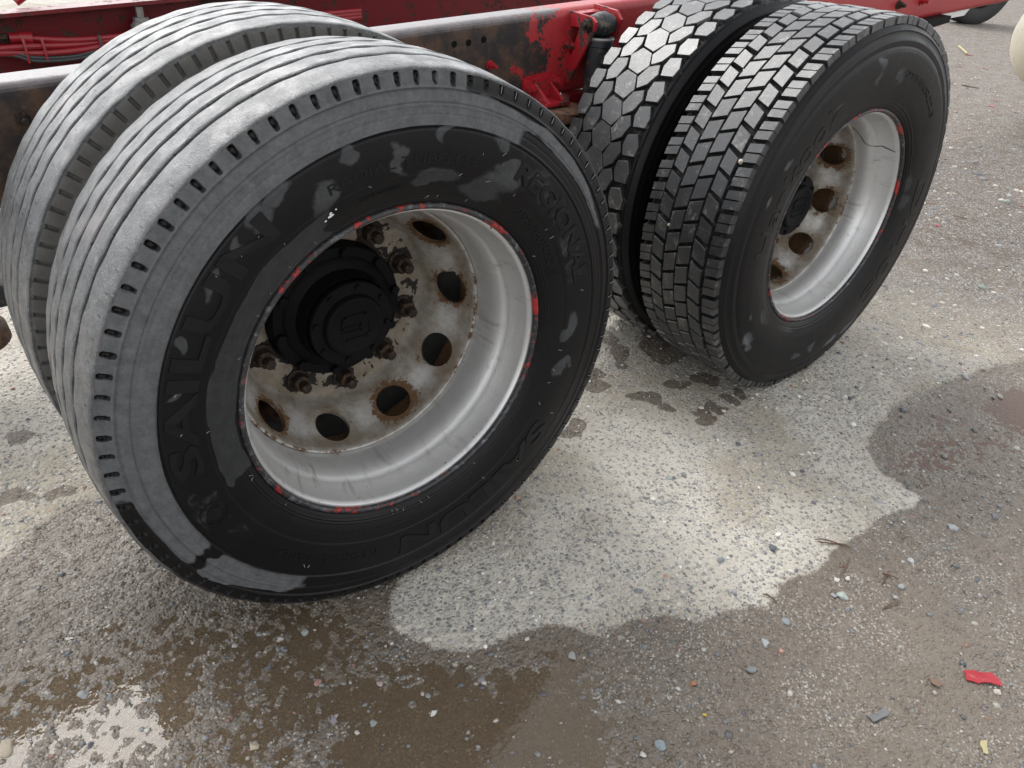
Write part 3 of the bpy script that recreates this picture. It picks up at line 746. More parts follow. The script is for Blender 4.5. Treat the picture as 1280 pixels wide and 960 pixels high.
for k in range(44):
    a = R_(random.uniform(0, 360)); r_a = random.choice((.3085, .312, .353, .353, .391, .400)); d_ = random.uniform(-.9, .9); L_ = random.uniform(.004, .009)
    x0, z0 = r_a * math.cos(a), r_a * math.sin(a); y0_ = float(t1.ys(r_a)) - .0012
    hb.tube([(x0, y0_ + .001, z0), (x0 + L_ * math.cos(a + d_), y0_ - .0025, z0 + L_ * math.sin(a + d_))], .0004, 5)
hb.build('vent_hairs_and_glints', 'hair_glint', w1)['kind'] = 'stuff'
fk = BM()
for a, r_a, w_, h_ in ((113.9, .339, .004, .002), (112.2, .342, .011, .004), (112.0, .346, .005, .003), (110.4, .347, .003, .002)):
    a = R_(a); c0 = np.array([r_a * math.cos(a), r_a * math.sin(a)]); t_ = np.array([math.sin(a), -math.cos(a)]); n_ = np.array([math.cos(a), math.sin(a)])
    P_ = [c0 + t_ * w_ / 2 * u_ + n_ * h_ / 2 * v_ for u_, v_ in ((-1, -.6), (-.2, -1), (1, -.4), (.7, .5), (.1, 1), (-.8, .3))]
    yy_ = float(t1.ys(r_a)) - .0011
    fk.add([(q[0], yy_, q[1]) for q in P_] + [(q[0], yy_ + .0014, q[1]) for q in P_], [tuple(range(6)), tuple(range(11, 5, -1))] + [(i, (i + 1) % 6, 6 + (i + 1) % 6, 6 + i) for i in range(6)])
fk.build('sticker_remnant', 'white', w1)['kind'] = 'stuff'
rim_parts(w1, 0.0, 3.6)
hub_parts(w1, 0.0)

# ---------------------------------------------------------------- nearest wheel, inner: ribbed tyre with slotted shoulder
YI = .335
w1i = tag(empty('inner_wheel', (0, 0, HZ), truck), 'pale ribbed inner tyre with slotted shoulder behind the nearest wheel')
t1i = Tyre(YI, .512, .521, .510, 106 * 14)
def disp1i(T, Rr, Y):
    near = Y < YI + .06
    tw = np.abs((T * 106 / (2 * np.pi)) % 1 - .5) * (2 * np.pi / 106) * .5
    pit = np.clip(2 - 2 * (tw / .0031) ** 4, 0, 1) * band(Rr, .485, .509, .0012) * near
    return Rr, Y + .007 * pit
build_tyre('tyre', w1i, t1i, disp1i, lambda T, Rr, Y: np.full_like(T, .6), ('dusty', 'groove'), a0=math.pi / 106)
top1i = lambda y: .521 - .006 * ((y - YI - .125) / .13) ** 2
for k in range(5):
    rib_ring('tread_rib', w1i, ed[2 * k] + YI + (.001 if k == 0 else 0), ed[2 * k + 1] + YI, .507, top1i, 360, .0008 if k == 0 else .0009, 0 if k == 4 else .0009)
rim_parts(w1i, .594, 3.6, 0, True, 'rust', nuts=False, flange=False)

# ---------------------------------------------------------------- second wheel, outer: block tyre
w2 = tag(empty('outer_wheel', (D2, 0, HZ), truck), 'second wheel, blocky drive tyre on a silver rim with a cracked lip')
t2 = Tyre(0.0, .510, .522, .509, 58 * 8, shoulder=.002, det=9)
RINGS2 = [(.487, .0015, -.0015), (.466, .006, -.0020), (.452, .003, .0012), (.322, .0015, -.0010), (.314, .0012, -.0012), (.440, .0010, -.0006), (.436, .0010, -.0005)]
def disp2(T, Rr, Y):
    return Rr, Y + np.where(Y < .06, relief_rings(Rr, RINGS2), 0)
P2 = [(99, .425, 3.0, .022), (97.5, .392, 2.2, .022), (82, .385, 3.2, .028), (149, .424, 2.6, .008), (161, .425, 2.6, .007), (11, .330, 5, .016), (0, .335, 5, .022), (-142, .428, 5, .022), (-151, .400, 3, .010), (-143, .352, 7, .020), (-115, .326, 8, .008), (-86, .400, 4, .026), (-99, .410, 3, .010), (-72, .440, 5, .016), (-59, .455, 6, .016), (121, .392, 3, .006)]
def dry2(T, Rr, Y):
    T = T + 9 * (fbm(T * .06 + 50, Rr * 24, 1.5, 3, 5) - .5); Rr = Rr + .02 * (fbm(T * .06 + 50, Rr * 24, 1.5, 3, 6) - .5)
    v = np.maximum(.78 * blobs(T, Rr, P2), .62 * band(Rr, .462, .476, .004) * blobs(T, Rr, [(45, .469, 40, .02)]))
    return np.where(Y < .06, v, .2)
build_tyre('tyre', w2, t2, disp2, dry2)
word(w2, 'Hankook', 181, 120, .352, .055, t2, .0011, .004)
word(w2, 'DH05', 10, -50, .372, .046, t2, .0011, .010)
word(w2, '295/80R22.5', 79, 40, .385, .016, t2, .0012)
def block(name, parts, r0, r1, mat, inset=.0011, bev=.0016):
    """tread block: polygons of (angle in degrees, y) set on the tyre"""
    b = BM()
    for poly in parts:
        P = np.array([(math.radians(a) * r1, y) for a, y in poly]); c = P.mean(0)
        area = sum(P[i][0] * P[(i + 1) % len(P)][1] - P[(i + 1) % len(P)][0] * P[i][1] for i in range(len(P)))
        if area < 0: P = P[::-1]
        Pi = P + (c - P) / np.linalg.norm(c - P, axis=1)[:, None] * inset * 1.3
        Pb = P + (P - c) / np.linalg.norm(c - P, axis=1)[:, None] * .0014
        n = len(P); V = []
        for Q, r in ((Pb, r0), (P, r1 - bev), (Pi, r1)):
            V += [(r * math.cos(u / r1), y, r * math.sin(u / r1)) for u, y in Q]
        F = [(k * n + i, k * n + (i + 1) % n, (k + 1) * n + (i + 1) % n, (k + 1) * n + i) for k in (0, 1) for i in range(n)] + [tuple(range(2 * n, 3 * n))]
        b.add(V, F)
    return b
def ring_of_blocks(wheel, rows, count, r0, r1, lo, hi, mat, shoulder_all=None, crown=None):
    rest = BM(); pitch = 360 / count
    for ri, parts in enumerate(rows):
        a_mid = np.mean([a for p in parts for a, y in p]); k0 = a_mid % pitch
        ym = np.mean([y for p in parts for a, y in p]); dr = crown(ym) if crown else 0
        loc = [[(a - a_mid, y) for a, y in p] for p in parts]
        bs = [block('tread_block', [[(a + random.uniform(-.10, .10), y + random.uniform(-.0009, .0009)) for a, y in p] for p in loc], r0 + dr, r1 + dr + random.uniform(-.0012, .0006), mat) for _ in range(5)]
        srcs = [None] * 5
        for k in range(count):
            a = (k0 + k * pitch) % 360
            if (lo <= a <= hi) or ri == shoulder_all:
                v_i = random.randrange(5); b = bs[v_i]
                if srcs[v_i] is None: q = srcs[v_i] = b.build('tread_block', mat, wheel, True, 30)
                else: q = srcs[v_i].copy(); COL.objects.link(q)
                q.rotation_euler = (R_(random.uniform(-.15, .15)), -R_(a + random.uniform(-.12, .12)), 0)
                sc_ = 1 + random.uniform(-.0018, .0012); q.scale = (sc_, 1, sc_)
            else:
                b = bs[k % 5]; c, sn = math.cos(R_(a)), math.sin(R_(a))
                rest.add([(x_ * c - z_ * sn, y_, x_ * sn + z_ * c) for x_, y_, z_ in b.V], b.F)
    o = rest.build('tread_pattern', mat, wheel, True, 30); o['kind'] = 'stuff'
def halves(A, B, C, D_, gap=.22):
    """split a block with corners A B (low angle end) .. C D into two lengthwise halves by a sipe"""
    A, B, C, D_ = map(np.array, (A, B, C, D_))
    m1 = (A + D_) / 2; m2 = (B + C) / 2; g = np.array([gap / 2, 0])
    return [[tuple(A), tuple(B), tuple(m2 + g), tuple(m1 + g)], [tuple(m1 - g), tuple(m2 - g), tuple(C), tuple(D_)]]
rows2 = [
    halves((148.1, .0370), (147.4, -.001), (142.3, -.001), (143.1, .0370)),
    [[(150.6, .0835), (152.1, .0455), (147.2, .0455), (145.5, .0835)]],
    [[(148.6, .1265), (146.9, .0880), (141.6, .0880), (143.3, .1265)]],
    [[(146.3, .1675), (144.6, .1300), (139.3, .1300), (141.0, .1675)]],
    [[(148.1, .2100), (149.5, .1735), (144.7, .1735), (143.2, .2100)]],
    halves((146.3, .2520), (145.3, .2150), (140.5, .2150), (141.5, .2520)),
]
ring_of_blocks(w2, rows2, 58, .503, .5215, 78, 222, 'block', 0, lambda y: -.004 * ((y - .125) / .125) ** 2)
rim_parts(w2, 0.0, -9.0, -.026)
hub_parts(w2, -.026, .035)
# crack in the rim lip
e = BM()
cp = [(78, .288, .012), (72, .2845, .022), (66, .281, .036), (60, .2785, .046), (57, .2765, .054), (50, .2745, .058), (43, .2715, .064)]
cp = [(.9985 * r * math.cos(R_(a - 22)), y, .9985 * r * math.sin(R_(a - 22))) for a, r, y in [(76, .2620, .118), (71, .2622, .110), (67, .2630, .104), (61, .2640, .094), (59, .2665, .082), (58, .2735, .066), (58.5, .2770, .053), (58, .2790, .045), (56, .2825, .030), (55, .2845, .014)]]
e.tube(cp, [.0007, .0012, .0010, .0015, .0011, .0013, .0010, .0014, .0010, .0006], 5)
e.build('crack', 'nut', w2)

# ---------------------------------------------------------------- second wheel, inner: hexagon block tyre
w2i = tag(empty('inner_wheel', (D2, 0, HZ), truck), 'inner tyre with large worn hexagon tread blocks behind the second wheel')
t2i = Tyre(YI, .511, .524, .512, 46 * 10, shoulder=.002)
build_tyre('tyre', w2i, t2i, lambda T, Rr, Y: (Rr, Y + np.where(Y < YI + .06, relief_rings(Rr, [(.487, .002, -.002), (.470, .002, -.0015), (.45, .004, -.002)]), 0)), lambda T, Rr, Y: .1 + 0 * T)
def grow(P, k):
    P = np.array(P); c = P.mean(0); return [tuple(c + (q - c) * k) for q in P]
rowsH = [
    [grow([(148.0, .353), (151.3, .336), (154.3, .340), (154.8, .378), (151.8, .389), (148.8, .386)], .99)],
    [grow([(144.1, .400), (146.8, .387), (150.4, .401), (152.1, .427), (149.1, .443), (145.4, .429)], 1.05)],
    [grow([(139.9, .488), (140.9, .449), (145.0, .430), (148.2, .449), (147.2, .489), (143.1, .508)], 1.025)],
    [grow([(144.3, .511), (146.6, .501), (150.8, .509), (152.1, .538), (149.3, .551), (145.1, .542)], 1.05)],
    [grow([(141.2, .559), (143.4, .552), (147.3, .556), (147.8, .583), (145.2, .594), (141.6, .594)], 1.0)],
]
ring_of_blocks(w2i, rowsH, 46, .506, .5235, 95, 205, 'block', None, lambda y: -.004 * ((y - .465) / .125) ** 2)
rim_parts(w2i, .594 - .026, -9.0, 0, True, 'rust', nuts=False, flange=False)

# ---------------------------------------------------------------- axles, drums
for cx in (0, D2):
    lathe('brake_drum', [(.06, .40), (.195, .40), (.205, .41), (.205, .46), (.21, .47), (.21, .60), (.20, .61), (.06, .615)], 64, 'hub', truck, loc=(cx, 0, HZ))
    lathe('axle', [(.001, .30), (.07, .30), (.07, .62), (.062, .66), (.062, 2.1), (.001, 2.1)], 32, 'black', truck, loc=(cx, 0, HZ))

# ---------------------------------------------------------------- frame rails
TILT = .056
def channel(w, h, t, rad, sgn):
    """closed C profile (y,z): web at y=0, flanges towards sgn*y"""
    out = [(0, -h / 2)]
    arc = lambda cy, cz, r, a0, a1: [(cy + r * math.cos(R_(a)), cz + r * math.sin(R_(a))) for a in np.linspace(a0, a1, 7)]
    o = arc(rad, -rad, rad, 180, 90) + [(w, 0), (w, -t)] + arc(rad, -rad, rad - t, 90, 180) + arc(rad, -h + rad, rad - t, 180, 270) + [(w, -h + t), (w, -h)] + arc(rad, -h + rad, rad, 270, 180)
    return [(sgn * a, b) for a, b in o]
def extrude_x(poly, x0, x1, nseg=1):
    n = len(poly); xs = np.linspace(x0, x1, nseg + 1); V = [(x_, a, b) for x_ in xs for a, b in poly]
    F = [(k * n + i, k * n + (i + 1) % n, (k + 1) * n + (i + 1) % n, (k + 1) * n + i) for k in range(nseg) for i in range(n)]
    return BM().add(V, F + [tuple(range(n)), tuple(range(nseg * n, (nseg + 1) * n))[::-1]])
RY, RZ = .78, .905
rail = extrude_x(channel(.08, .236, .009, .024, 1), -2.4, 6.2, 40).build('frame_rail', 'rail', truck, True, 25, loc=(0, RY, RZ), rot=(0, -TILT, 0))
rail['label'] = 'frame rail of rusty brown steel with peeling red paint'
fr2 = extrude_x(channel(.085, .236, .010, .016, -1), -2.4, 6.2, 40).build('frame_rail', 'red_web', truck, True, 25, loc=(0, 1.655, .905), rot=(0, -TILT, 0))
fr2['label'] = 'dark red far frame rail with hoses along its web'
BM().box(-1.25, -1.15, RY + .012, 1.64, .66, .80, .004).build('cross_member', 'red_web', truck)
BM().box(2.35, 2.43, RY + .012, 1.64, .82, .95, .004).build('cross_member', 'red_web', truck)
def rl(x_, y_, z_): return (x_, y_ - RY, z_ - RZ - TILT * x_)
def bolt(x_, z_, r=.013, mat='red', L=.022, y=RY):
    p = rl(x_, y, z_)
    b = BM().tube([p, (p[0], p[1] - .004, p[2])], r * 1.35, 16).tube([(p[0], p[1] - .004, p[2]), (p[0], p[1] - .004 - L * .6, p[2])], r, 6).tube([(p[0], p[1] - L * .6, p[2]), (p[0], p[1] - L - .012, p[2])], r * .55, 8)
    return b.build('bolt', mat, rail, True, 30)
bolt(1.031, .868); bolt(.747, .832, .009, 'red'); bolt(-.335, .80, .012, 'nut'); bolt(-.40, .73, .014, 'red'); bolt(-.385, .815, .010, 'nut')
for hx, hz_ in ((.632, .891), (.678, .892), (.728, .897)):
    p = rl(hx, RY, hz_)
    BM().tube([(p[0], -.0015, p[2]), (p[0], .002, p[2])], .0085, 16).build('bolt_hole', 'hub', rail)
p = rl(.55, RY, .868)
BM().prism([(.45, rl(0, 0, .862)[2] - TILT * .45), (.45, rl(0, 0, .885)[2] - TILT * .45), (.535, rl(0, 0, .888)[2] - TILT * .5), (.56, rl(0, 0, .868)[2] - TILT * .55), (.56, rl(0, 0, .80)[2] - TILT * .55), (.45, rl(0, 0, .80)[2] - TILT * .45)], -.010, -.001, 1).build('gusset_plate', 'red', rail)
# shock absorber and its red bracket
br = BM()
outer = [(.781, .957), (.690, .952), (.672, .941), (.676, .920), (.764, .762), (.781, .762)]
inner = [(.772, .918), (.738, .920), (.7365, .918), (.7370, .914), (.760, .842), (.772, .845)]
for x0, x1, hole in ((1.035, 1.044, True),):
    V = [(x_, a, b) for x_ in (x0, x1) for P_ in (outer, inner) for a, b in P_]; n = 6
    F = []
    for i in range(n):
        j = (i + 1) % n
        F += [(i, j, n + j, n + i), (2 * n + i, 3 * n + i, 3 * n + j, 2 * n + j), (i, 2 * n + i, 2 * n + j, j), (n + i, n + j, 3 * n + j, 3 * n + i)]
    br.add(V, F)
brk = br.build('shock_bracket', 'red', truck, True, 30)
brk['label'] = 'bright red triangular bracket on the frame rail'
BM().prism([(.781, .972), (.690, .966), (.668, .945), (.680, .905), (.74, .82), (.781, .80)], 1.128, 1.138, 0).build('bracket_plate', 'red', truck)
BM().prism([(1.044, .9475), (1.128, .952), (1.128, .959), (1.044, .9545)], .745, .779, 1).build('bracket_top', 'red', truck)
sh = empty('shock_absorber', (1.086, .70, .930), truck); sh['label'] = 'black shock absorber with ribbed rubber bush beside the bracket'
lathe('bush', [(.012, -.041), (.024, -.041), (.026, -.036), (.026, -.028), (.029, -.024), (.030, -.014), (.0335, -.010), (.0335, .010), (.030, .014), (.029, .024), (.026, .028), (.026, .036), (.024, .040), (.012, .040)], 40, 'black', sh, rot=(0, 0, -math.pi / 2))
lathe('tube', [(.001, -.055), (.038, -.050), (.039, -.030), (.036, -.028), (.036, .22), (.033, .225), (.033, .5)], 40, 'black', sh, rot=(-math.pi / 2, 0, 0), loc=(0, 0, -.085))
lathe('collar', [(.030, .0), (.040, .0), (.042, .004), (.040, .008), (.030, .008)], 40, 'zinc', sh, True, rot=(-math.pi / 2, 0, 0), loc=(0, 0, -.032))
b = BM().tube([(-.044, 0, 0), (-.052, 0, 0)], .020, 20).tube([(-.052, 0, 0), (-.064, 0, 0)], .0165, 6).tube([(-.064, 0, 0), (-.074, 0, 0)], .009, 10)
b.build('shock_bolt', 'nut', sh, True, 30)
BM().tube([(.053, 0, 0), (.064, 0, 0)], .0165, 6).build('shock_nut', 'nut', sh, True, 30)
# lower bracket with two bolts, rusty pad and air spring
lb = BM().prism([(.868, .752), (.868, .782), (.880, .792), (.965, .800), (.990, .792), (1.0, .770), (1.0, .735), (.975, .70), (.90, .70), (.875, .72)], .768, .7785, 1)
lb.prism([(.90, .785), (.965, .792), (.975, .728), (.90, .728)], .758, .768, 1).box(.892, .985, .690, .770, .722, .732, .002)
lb.prism([(.690, .732), (.77, .732), (.77, .782)], .956, .966, 0).prism([(.690, .732), (.77, .732), (.77, .782)], .898, .908, 0)
low = lb.build('spring_bracket', 'red', truck, True, 30); low['label'] = 'small red angle bracket with two bolts low on the rail'
for bx, bz in ((.886, .765), (.985, .774)):
    BM().tube([(bx, .768, bz), (bx, .762, bz)], .017, 16).tube([(bx, .762, bz), (bx, .748, bz)], .0135, 6).tube([(bx, .748, bz), (bx, .738, bz)], .008, 8).build('bolt', 'red', low, True, 30)
lathe('spring_pad', [(.001, .0), (.066, .0), (.072, .006), (.072, .030), (.066, .036), (.001, .036)], 40, 'rust', truck, rot=(-math.pi / 2, 0, 0), loc=(.968, .705, .716))
lathe('air_spring', [(.02, .0), (.085, .002), (.112, .03), (.115, .06), (.100, .09), (.112, .12), (.113, .16), (.09, .19), (.08, .30)], 40, 'black', truck, rot=(-math.pi / 2, 0, 0), loc=(.975, .74, .678))
BM().box(1.035, 1.12, .75, .79, .55, .735, .003).build('hanger_plate', 'red_web', truck)
BM().box(1.16, 1.20, .72, .79, .55, .73, .003).build('hanger_plate', 'red_web', truck)
BM().prism([(3.02, .80), (3.02, .845), (3.35, .862), (3.35, .835)], .74, .80, 1).build('under_bracket', 'hub', truck)
BM().prism([(3.38, .862), (3.40, .835), (3.62, .845), (3.66, .875)], .80, .82, 1).build('tail_plate', 'white', truck)
for bx, bz in ((2.905, .925), (3.10, .935)):
    bolt(bx, bz - .01, .014, 'nut' if bx < 3 else 'red')
# suspension pieces seen past the left of the inner tyre
lathe('air_spring', [(.02, 0), (.10, .002), (.125, .03), (.128, .07), (.11, .11), (.125, .15), (.12, .20), (.10, .22), (.095, .30)], 40, 'black', truck, rot=(-math.pi / 2, 0, 0), loc=(-.62, 1.20, .52))
lathe('spring_pad', [(.001, 0), (.10, 0), (.115, .01), (.118, .045), (.10, .055), (.001, .055)], 40, 'rust', truck, rot=(-math.pi / 2, 0, 0), loc=(-.62, 1.20, .222))
BM().box(-.70, .12, 1.12, 1.24, .285, .345, .008).build('trailing_arm', 'black', truck)
# hoses on the far rail
def hose(name, pts, r, mat):
    P_ = catmull(pts, 5); return BM().tube([tuple(q) for q in P_], r, 8).build(name, mat, truck)
hy = 1.585
hz = lambda x_, v: v + .056 * (x_ + .25)
hose('air_hose', [(-.6, hy, .79), (-.32, hy, .803), (-.23, hy - .005, .806), (-.1, hy, .803), (.02, hy, .812), (.3, hy, .83), (.8, hy, .85)], .0085, 'hose_red')
hose('air_hose', [(-.6, hy, .80), (-.30, hy, .793), (-.2, hy - .01, .788), (-.1, hy - .01, .790), (.02, hy - .005, .802), (.3, hy, .815), (.8, hy, .84)], .0085, 'hose_red')
hose('air_hose', [(-.235, hy + .02, .824), (-.2, hy + .01, .822), (-.12, hy, .816), (.0, hy, .818), (.3, hy, .84), (.8, hy, .86)], .0085, 'hose_red')
hose('cable', [(-.6, hy, .80), (-.3, hy, .797), (-.22, hy - .015, .779), (-.12, hy - .015, .776), (.0, hy - .01, .792), (.3, hy, .80)], .0055, 'hose_black')
hose('cable', [(-.6, hy, .79), (-.3, hy, .789), (-.22, hy - .02, .772), (-.12, hy - .02, .770), (.0, hy - .012, .786), (.3, hy, .795)], .0045, 'hose_black')
BM().tube([(-.262, hy + .02, .825), (-.235, hy + .02, .825)], .014, 12).tube([(-.235, hy + .02, .825), (-.205, hy + .012, .823)], .017, 12).build('hose_coupling', 'hose_red', truck)
BM().tube([(-.285, hy + .03, .826), (-.262, hy + .02, .825)], .012, 6).build('hose_nut', 'nut', truck)
for tx in (-.045, -.19, -.235):
    BM().tube([(tx, hy - .022, .768), (tx, hy - .024, .80), (tx, hy - .016, .828)], .0035, 6).build('cable_tie', 'hose_black' if tx > -.1 else 'hose_red', truck)
v_ = BM().tube([(.085, 1.60, .81), (.085, 1.60, .865)], .022, 12).tube([(.085, 1.60, .862), (.085, 1.60, .893)], .011, 6).tube([(.065, 1.585, .845), (.065, 1.555, .845)], .014, 6).box(.058, .112, 1.575, 1.625, .818, .845, .004)
v_.build('air_valve', 'zinc', truck, True, 30)
BM().tube([(.02, 1.63, .80), (.02, 1.615, .80)], .016, 16).tube([(.02, 1.615, .80), (.02, 1.60, .80)], .009, 6).build('rail_bolt', 'nut', truck, True, 30)
hose('red_pipe', [(-.21, 1.70, .90), (-.17, 1.70, .925), (-.13, 1.70, .955), (-.08, 1.72, 1.0)], .011, 'hose_red')
BM().tube([(.515, 1.62, .905), (.515, 1.62, .925)], .020, 12).tube([(.515, 1.62, .922), (.515, 1.62, .96)], .011, 10).tube([(.515, 1.62, .945), (.48, 1.61, .935), (.47, 1.60, .90)], .007, 8).build('red_valve', 'hose_red', truck)

# ------------------------------------------------------------------ things beyond
vt = tag(empty('far_wheel', (11.62, 4.12, .50), None, (0, 0, R_(-24))), 'dark tyre standing on the gravel beyond the end of the red beam', 'wheel')  # wheel of another vehicle, built standing alone
gro = []
for k, q in enumerate(np.linspace(-.125, .125, 26)): gro.append((.50 if k % 5 else .490, q))
lathe('tyre', [(.29, -.10), (.31, -.125), (.36, -.145), (.42, -.148), (.47, -.138)] + gro + [(.47, .138), (.42, .148), (.36, .145), (.31, .125), (.29, .10)], 96, 'oldtyre', vt)
lathe('rim', [(.295, -.115), (.285, -.11), (.27, -.05), (.25, .0), (.20, .03), (.12, .03), (.08, -.03), (.001, -.035)], 64, 'hub', vt)
ct = tag(empty('cream_shell', (5.60, 1.275, 0)), 'cream rounded shell standing at the far edge of the frame', 'vehicle_panel')  # panel of another vehicle, modelled as a closed shell on cradles
prof = [(.001, 0)] + [(.36 * math.sin(R_(a)), .38 * (1 - math.cos(R_(a)))) for a in range(10, 91, 10)] + [(.366, .40), (.36, .44), (.36, 1.1)] + [(.36 * math.cos(R_(a)), 1.1 + .2 * math.sin(R_(a))) for a in range(15, 90, 15)] + [(.001, 1.3)]
lathe('shell', prof, 64, 'cream', ct, rot=(0, 0, R_(-150)), loc=(0, 0, .60))
for q in (.55, .95):
    cx, cy = q * math.sin(R_(150)), q * math.cos(R_(150))
    BM().box(cx - .25, cx + .25, cy - .04, cy + .04, -.003, .32, .005).build('cradle', 'rust', ct)

# ------------------------------------------------------------------ loose stones
s = NT('stone_surface')
rc = s.n('ObjectInfo').outputs['Color']
s.bump(s.noise(90, 5, .7), .003, .7)
MAT['stone'] = s.done(s.mul(rc, s.mix(s.noise(70, 5, .7), (.55, .55, .55), (1.25, 1.25, 1.25))), .55)
SV, SF = ico(3)
def stone(x_, y_, r, colr, label, st_=(1, .8, .6), rz=None, seed=0):
    g = np.random.default_rng(seed + 100)
    V = SV.copy()
    for k in range(9):                                      # knock flat facets off a round pebble
        d = g.normal(size=3); d /= np.linalg.norm(d); h = g.uniform(.50, .82); t = V @ d
        V = V - np.outer(np.clip(t - h, 0, None), d) * .92
    V = V * (1 + .04 * np.sin(V[:, [1, 2, 0]] * 7 + seed)) * np.array(st_) * r
    o = mesh('stone', V, [tuple(f) for f in SF.tolist()], 'stone', None, True, 28, (x_, y_, gz(x_, y_) + st_[2] * r * .25), (g.uniform(-.2, .2), g.uniform(-.2, .2), g.uniform(0, 6.28) if rz is None else rz))
    o.color = (*colr, 1)
    return tag(o, label, 'stone', 'loose stones on the ground')
GR_, SL, WH, TN, PK, GN = (.27, .275, .28), (.10, .11, .125), (.56, .54, .50), (.40, .34, .26), (.36, .20, .17), (.26, .30, .28)
ST = [(-.626, .096, .0150, GR_, 'round grey stone standing alone in the wet gravel at lower left'),
      (-.750, .065, .0230, TN, 'pale beige stone at the lower left edge of the frame'),
      (-.640, -.010, .0095, SL, 'small dark stone among glinting water at lower left'),
      (-.424, -.173, .0130, TN, 'tan round stone at the edge of the brown puddle'),
      (-.281, -.123, .0115, PK, 'reddish brown stone below the middle of the nearest tyre'),
      (-.253, -.009, .0120, GN, 'smooth green-grey pebble close under the nearest tyre'),
      (-.341, -.045, .0090, SL, 'dark pebble half drowned in the brown water film'),
      (-.293, -.211, .0105, (.24, .21, .25), 'purple-grey pebble at the left of the brown puddle'),
      (-.240, -.254, .0110, GN, 'green-tinted pebble next to the purple-grey one by the puddle'),
      (-.190, -.194, .0110, (.38, .30, .28), 'pinkish grey pebble at the upper edge of the brown puddle'),
      (.138, -.359, .0150, (.33, .34, .32), 'flat grey-green stone above the right end of the brown puddle'),
      (-.144, -.302, .0105, WH, 'white stone lying in the brown puddle'),
      (-.133, -.265, .0095, GR_, 'grey pebble just above the white stone in the puddle'),
      (.400, -.589, .0140, (.22, .23, .23), 'dark grey angular stone in the mud right of the brown puddle'),
      (.284, -.541, .0095, (.40, .16, .07), 'orange-brown stone in the mud'),
      (.251, -.597, .0060, (.55, .40, .05), 'tiny yellow stone in the wet mud'),
      (.139, -.589, .0135, (.24, .28, .31), 'blue-grey stone near the bottom edge'),
      (.102, -.582, .0095, WH, 'white pebble beside the blue-grey stone near the bottom'),
      (.142, -.482, .0085, WH, 'small white stone at the right rim of the brown puddle'),
      (.473, -.568, .0160, (.36, .39, .40), 'long pale grey stone below the cement edge'),
      (1.139, -.635, .0180, (.34, .36, .36), 'angular grey stone right of the cement tip'),
      (.945, -.630, .0135, (.42, .44, .44), 'light grey stone alone in the mud below the cement tip'),
      (.851, -.657, .0115, (.30, .32, .33), 'small grey stone between twigs in the mud'),
      (.720, -.591, .0175, (.36, .40, .37), 'largest pale green-grey stone in the cluster under the cement edge'),
      (.704, -.580, .0105, GR_, 'grey pebble touching the largest stone of the cluster'),
      (.772, -.572, .0110, WH, 'white pebble uppermost in the cluster under the cement edge'),
      (.748, -.560, .0095, WH, 'small white pebble in the middle of the cluster'),
      (.692, -.619, .0100, (.22, .24, .26), 'slate pebble lowermost in the cluster'),
      (.558, -.559, .0135, (.24, .26, .28), 'slate stone half way along the wet side of the cement edge'),
      (.707, -.418, .0140, SL, 'dark slate stone on the pale cement'),
      (.577, -.371, .0125, (.22, .25, .27), 'blue-grey stone set in the pale cement'),
      (.360, -.325, .0125, (.20, .21, .23), 'dark grey stone set in cement near its lower edge'),
      (.328, -.266, .0095, WH, 'white stone in the middle of the pale cement'),
      (.681, -.485, .0110, WH, 'white stone right at the cement edge'),
      (.749, -.904, .0130, (.52, .48, .42), 'cream stone touching the red plastic scrap'),
      (.485, -.599, .0090, (.50, .26, .21), 'pink pebble in the mud below the cement edge'),
      (1.720, -.062, .0170, (.50, .48, .45), 'pale stone on dry gravel right of the second wheel'),
      (1.435, -.180, .0130, SL, 'dark flat stone on dry gravel right of the second wheel'),
      (1.066, -.252, .0120, WH, 'white stone on the cement below the second wheel'),
      (1.875, -.325, .0170, (.36, .37, .38), 'grey stone at the upper edge of the wet ground')]
for k, (a, b, r, c, lab) in enumerate(ST):
    stone(a, b, r * .84, c, lab, (1, random.uniform(.6, .85), random.uniform(.45, .62)), None, k)
# stones caught in the tread of the second wheel
for k, (th, yy, r, lab) in enumerate([(154.0, .040, .009, 'pale stone wedged between shoulder blocks of the second tyre'), (131.0, .170, .006, 'tan stone wedged high in the tread of the second tyre'), (176, .172, .007, 'cream stone wedged in the far side of the second tread')]):
    o = stone(0, 0, r, (.58, .52, .44), lab, (1, .8, .8), None, 60 + k)
    o.location = (D2 + .514 * math.cos(R_(th)), yy, HZ + .514 * math.sin(R_(th)))

# ------------------------------------------------------------------ litter
def sheet(name, poly, mat, label, cat, thick=.0015, curl=.004, zoff=.004, n=3, seed=0, group=None):
    g = np.random.default_rng(seed); P_ = np.array(poly, float); pts = []
    for i in range(len(P_)):
        a, b = P_[i], P_[(i + 1) % len(P_)]
        for k in range(n): pts.append(a + (b - a) * k / n + (g.normal(size=2) * .0012 if k else 0))
    pts = np.array(pts); c = pts.mean(0); m = len(pts)
    zc = gz(*c) + zoff
    def zz(q): return zc + curl * np.sin((q[0] - c[0]) * 60 + seed) * .5 + curl * ((q[1] - c[1]) / .04) * .4
    ring = [(q[0], q[1], zz(q)) for q in pts]; inner_ = [(q[0], q[1], zz(q)) for q in c + (pts - c) * .5]
    V = ring + inner_ + [(c[0], c[1], zc)]; V += [(a, b, d - thick) for a, b, d in V]
    N_ = 2 * m + 1; F = []
    for i in range(m):
        j = (i + 1) % m
        F += [(i, j, m + j, m + i), (m + i, m + j, 2 * m), (N_ + i, N_ + m + i, N_ + m + j, N_ + j), (N_ + m + i, N_ + 2 * m, N_ + m + j), (i, N_ + i, N_ + j, j)]
    return tag(mesh(name, V, F, mat, None, True, 40), label, cat, group)
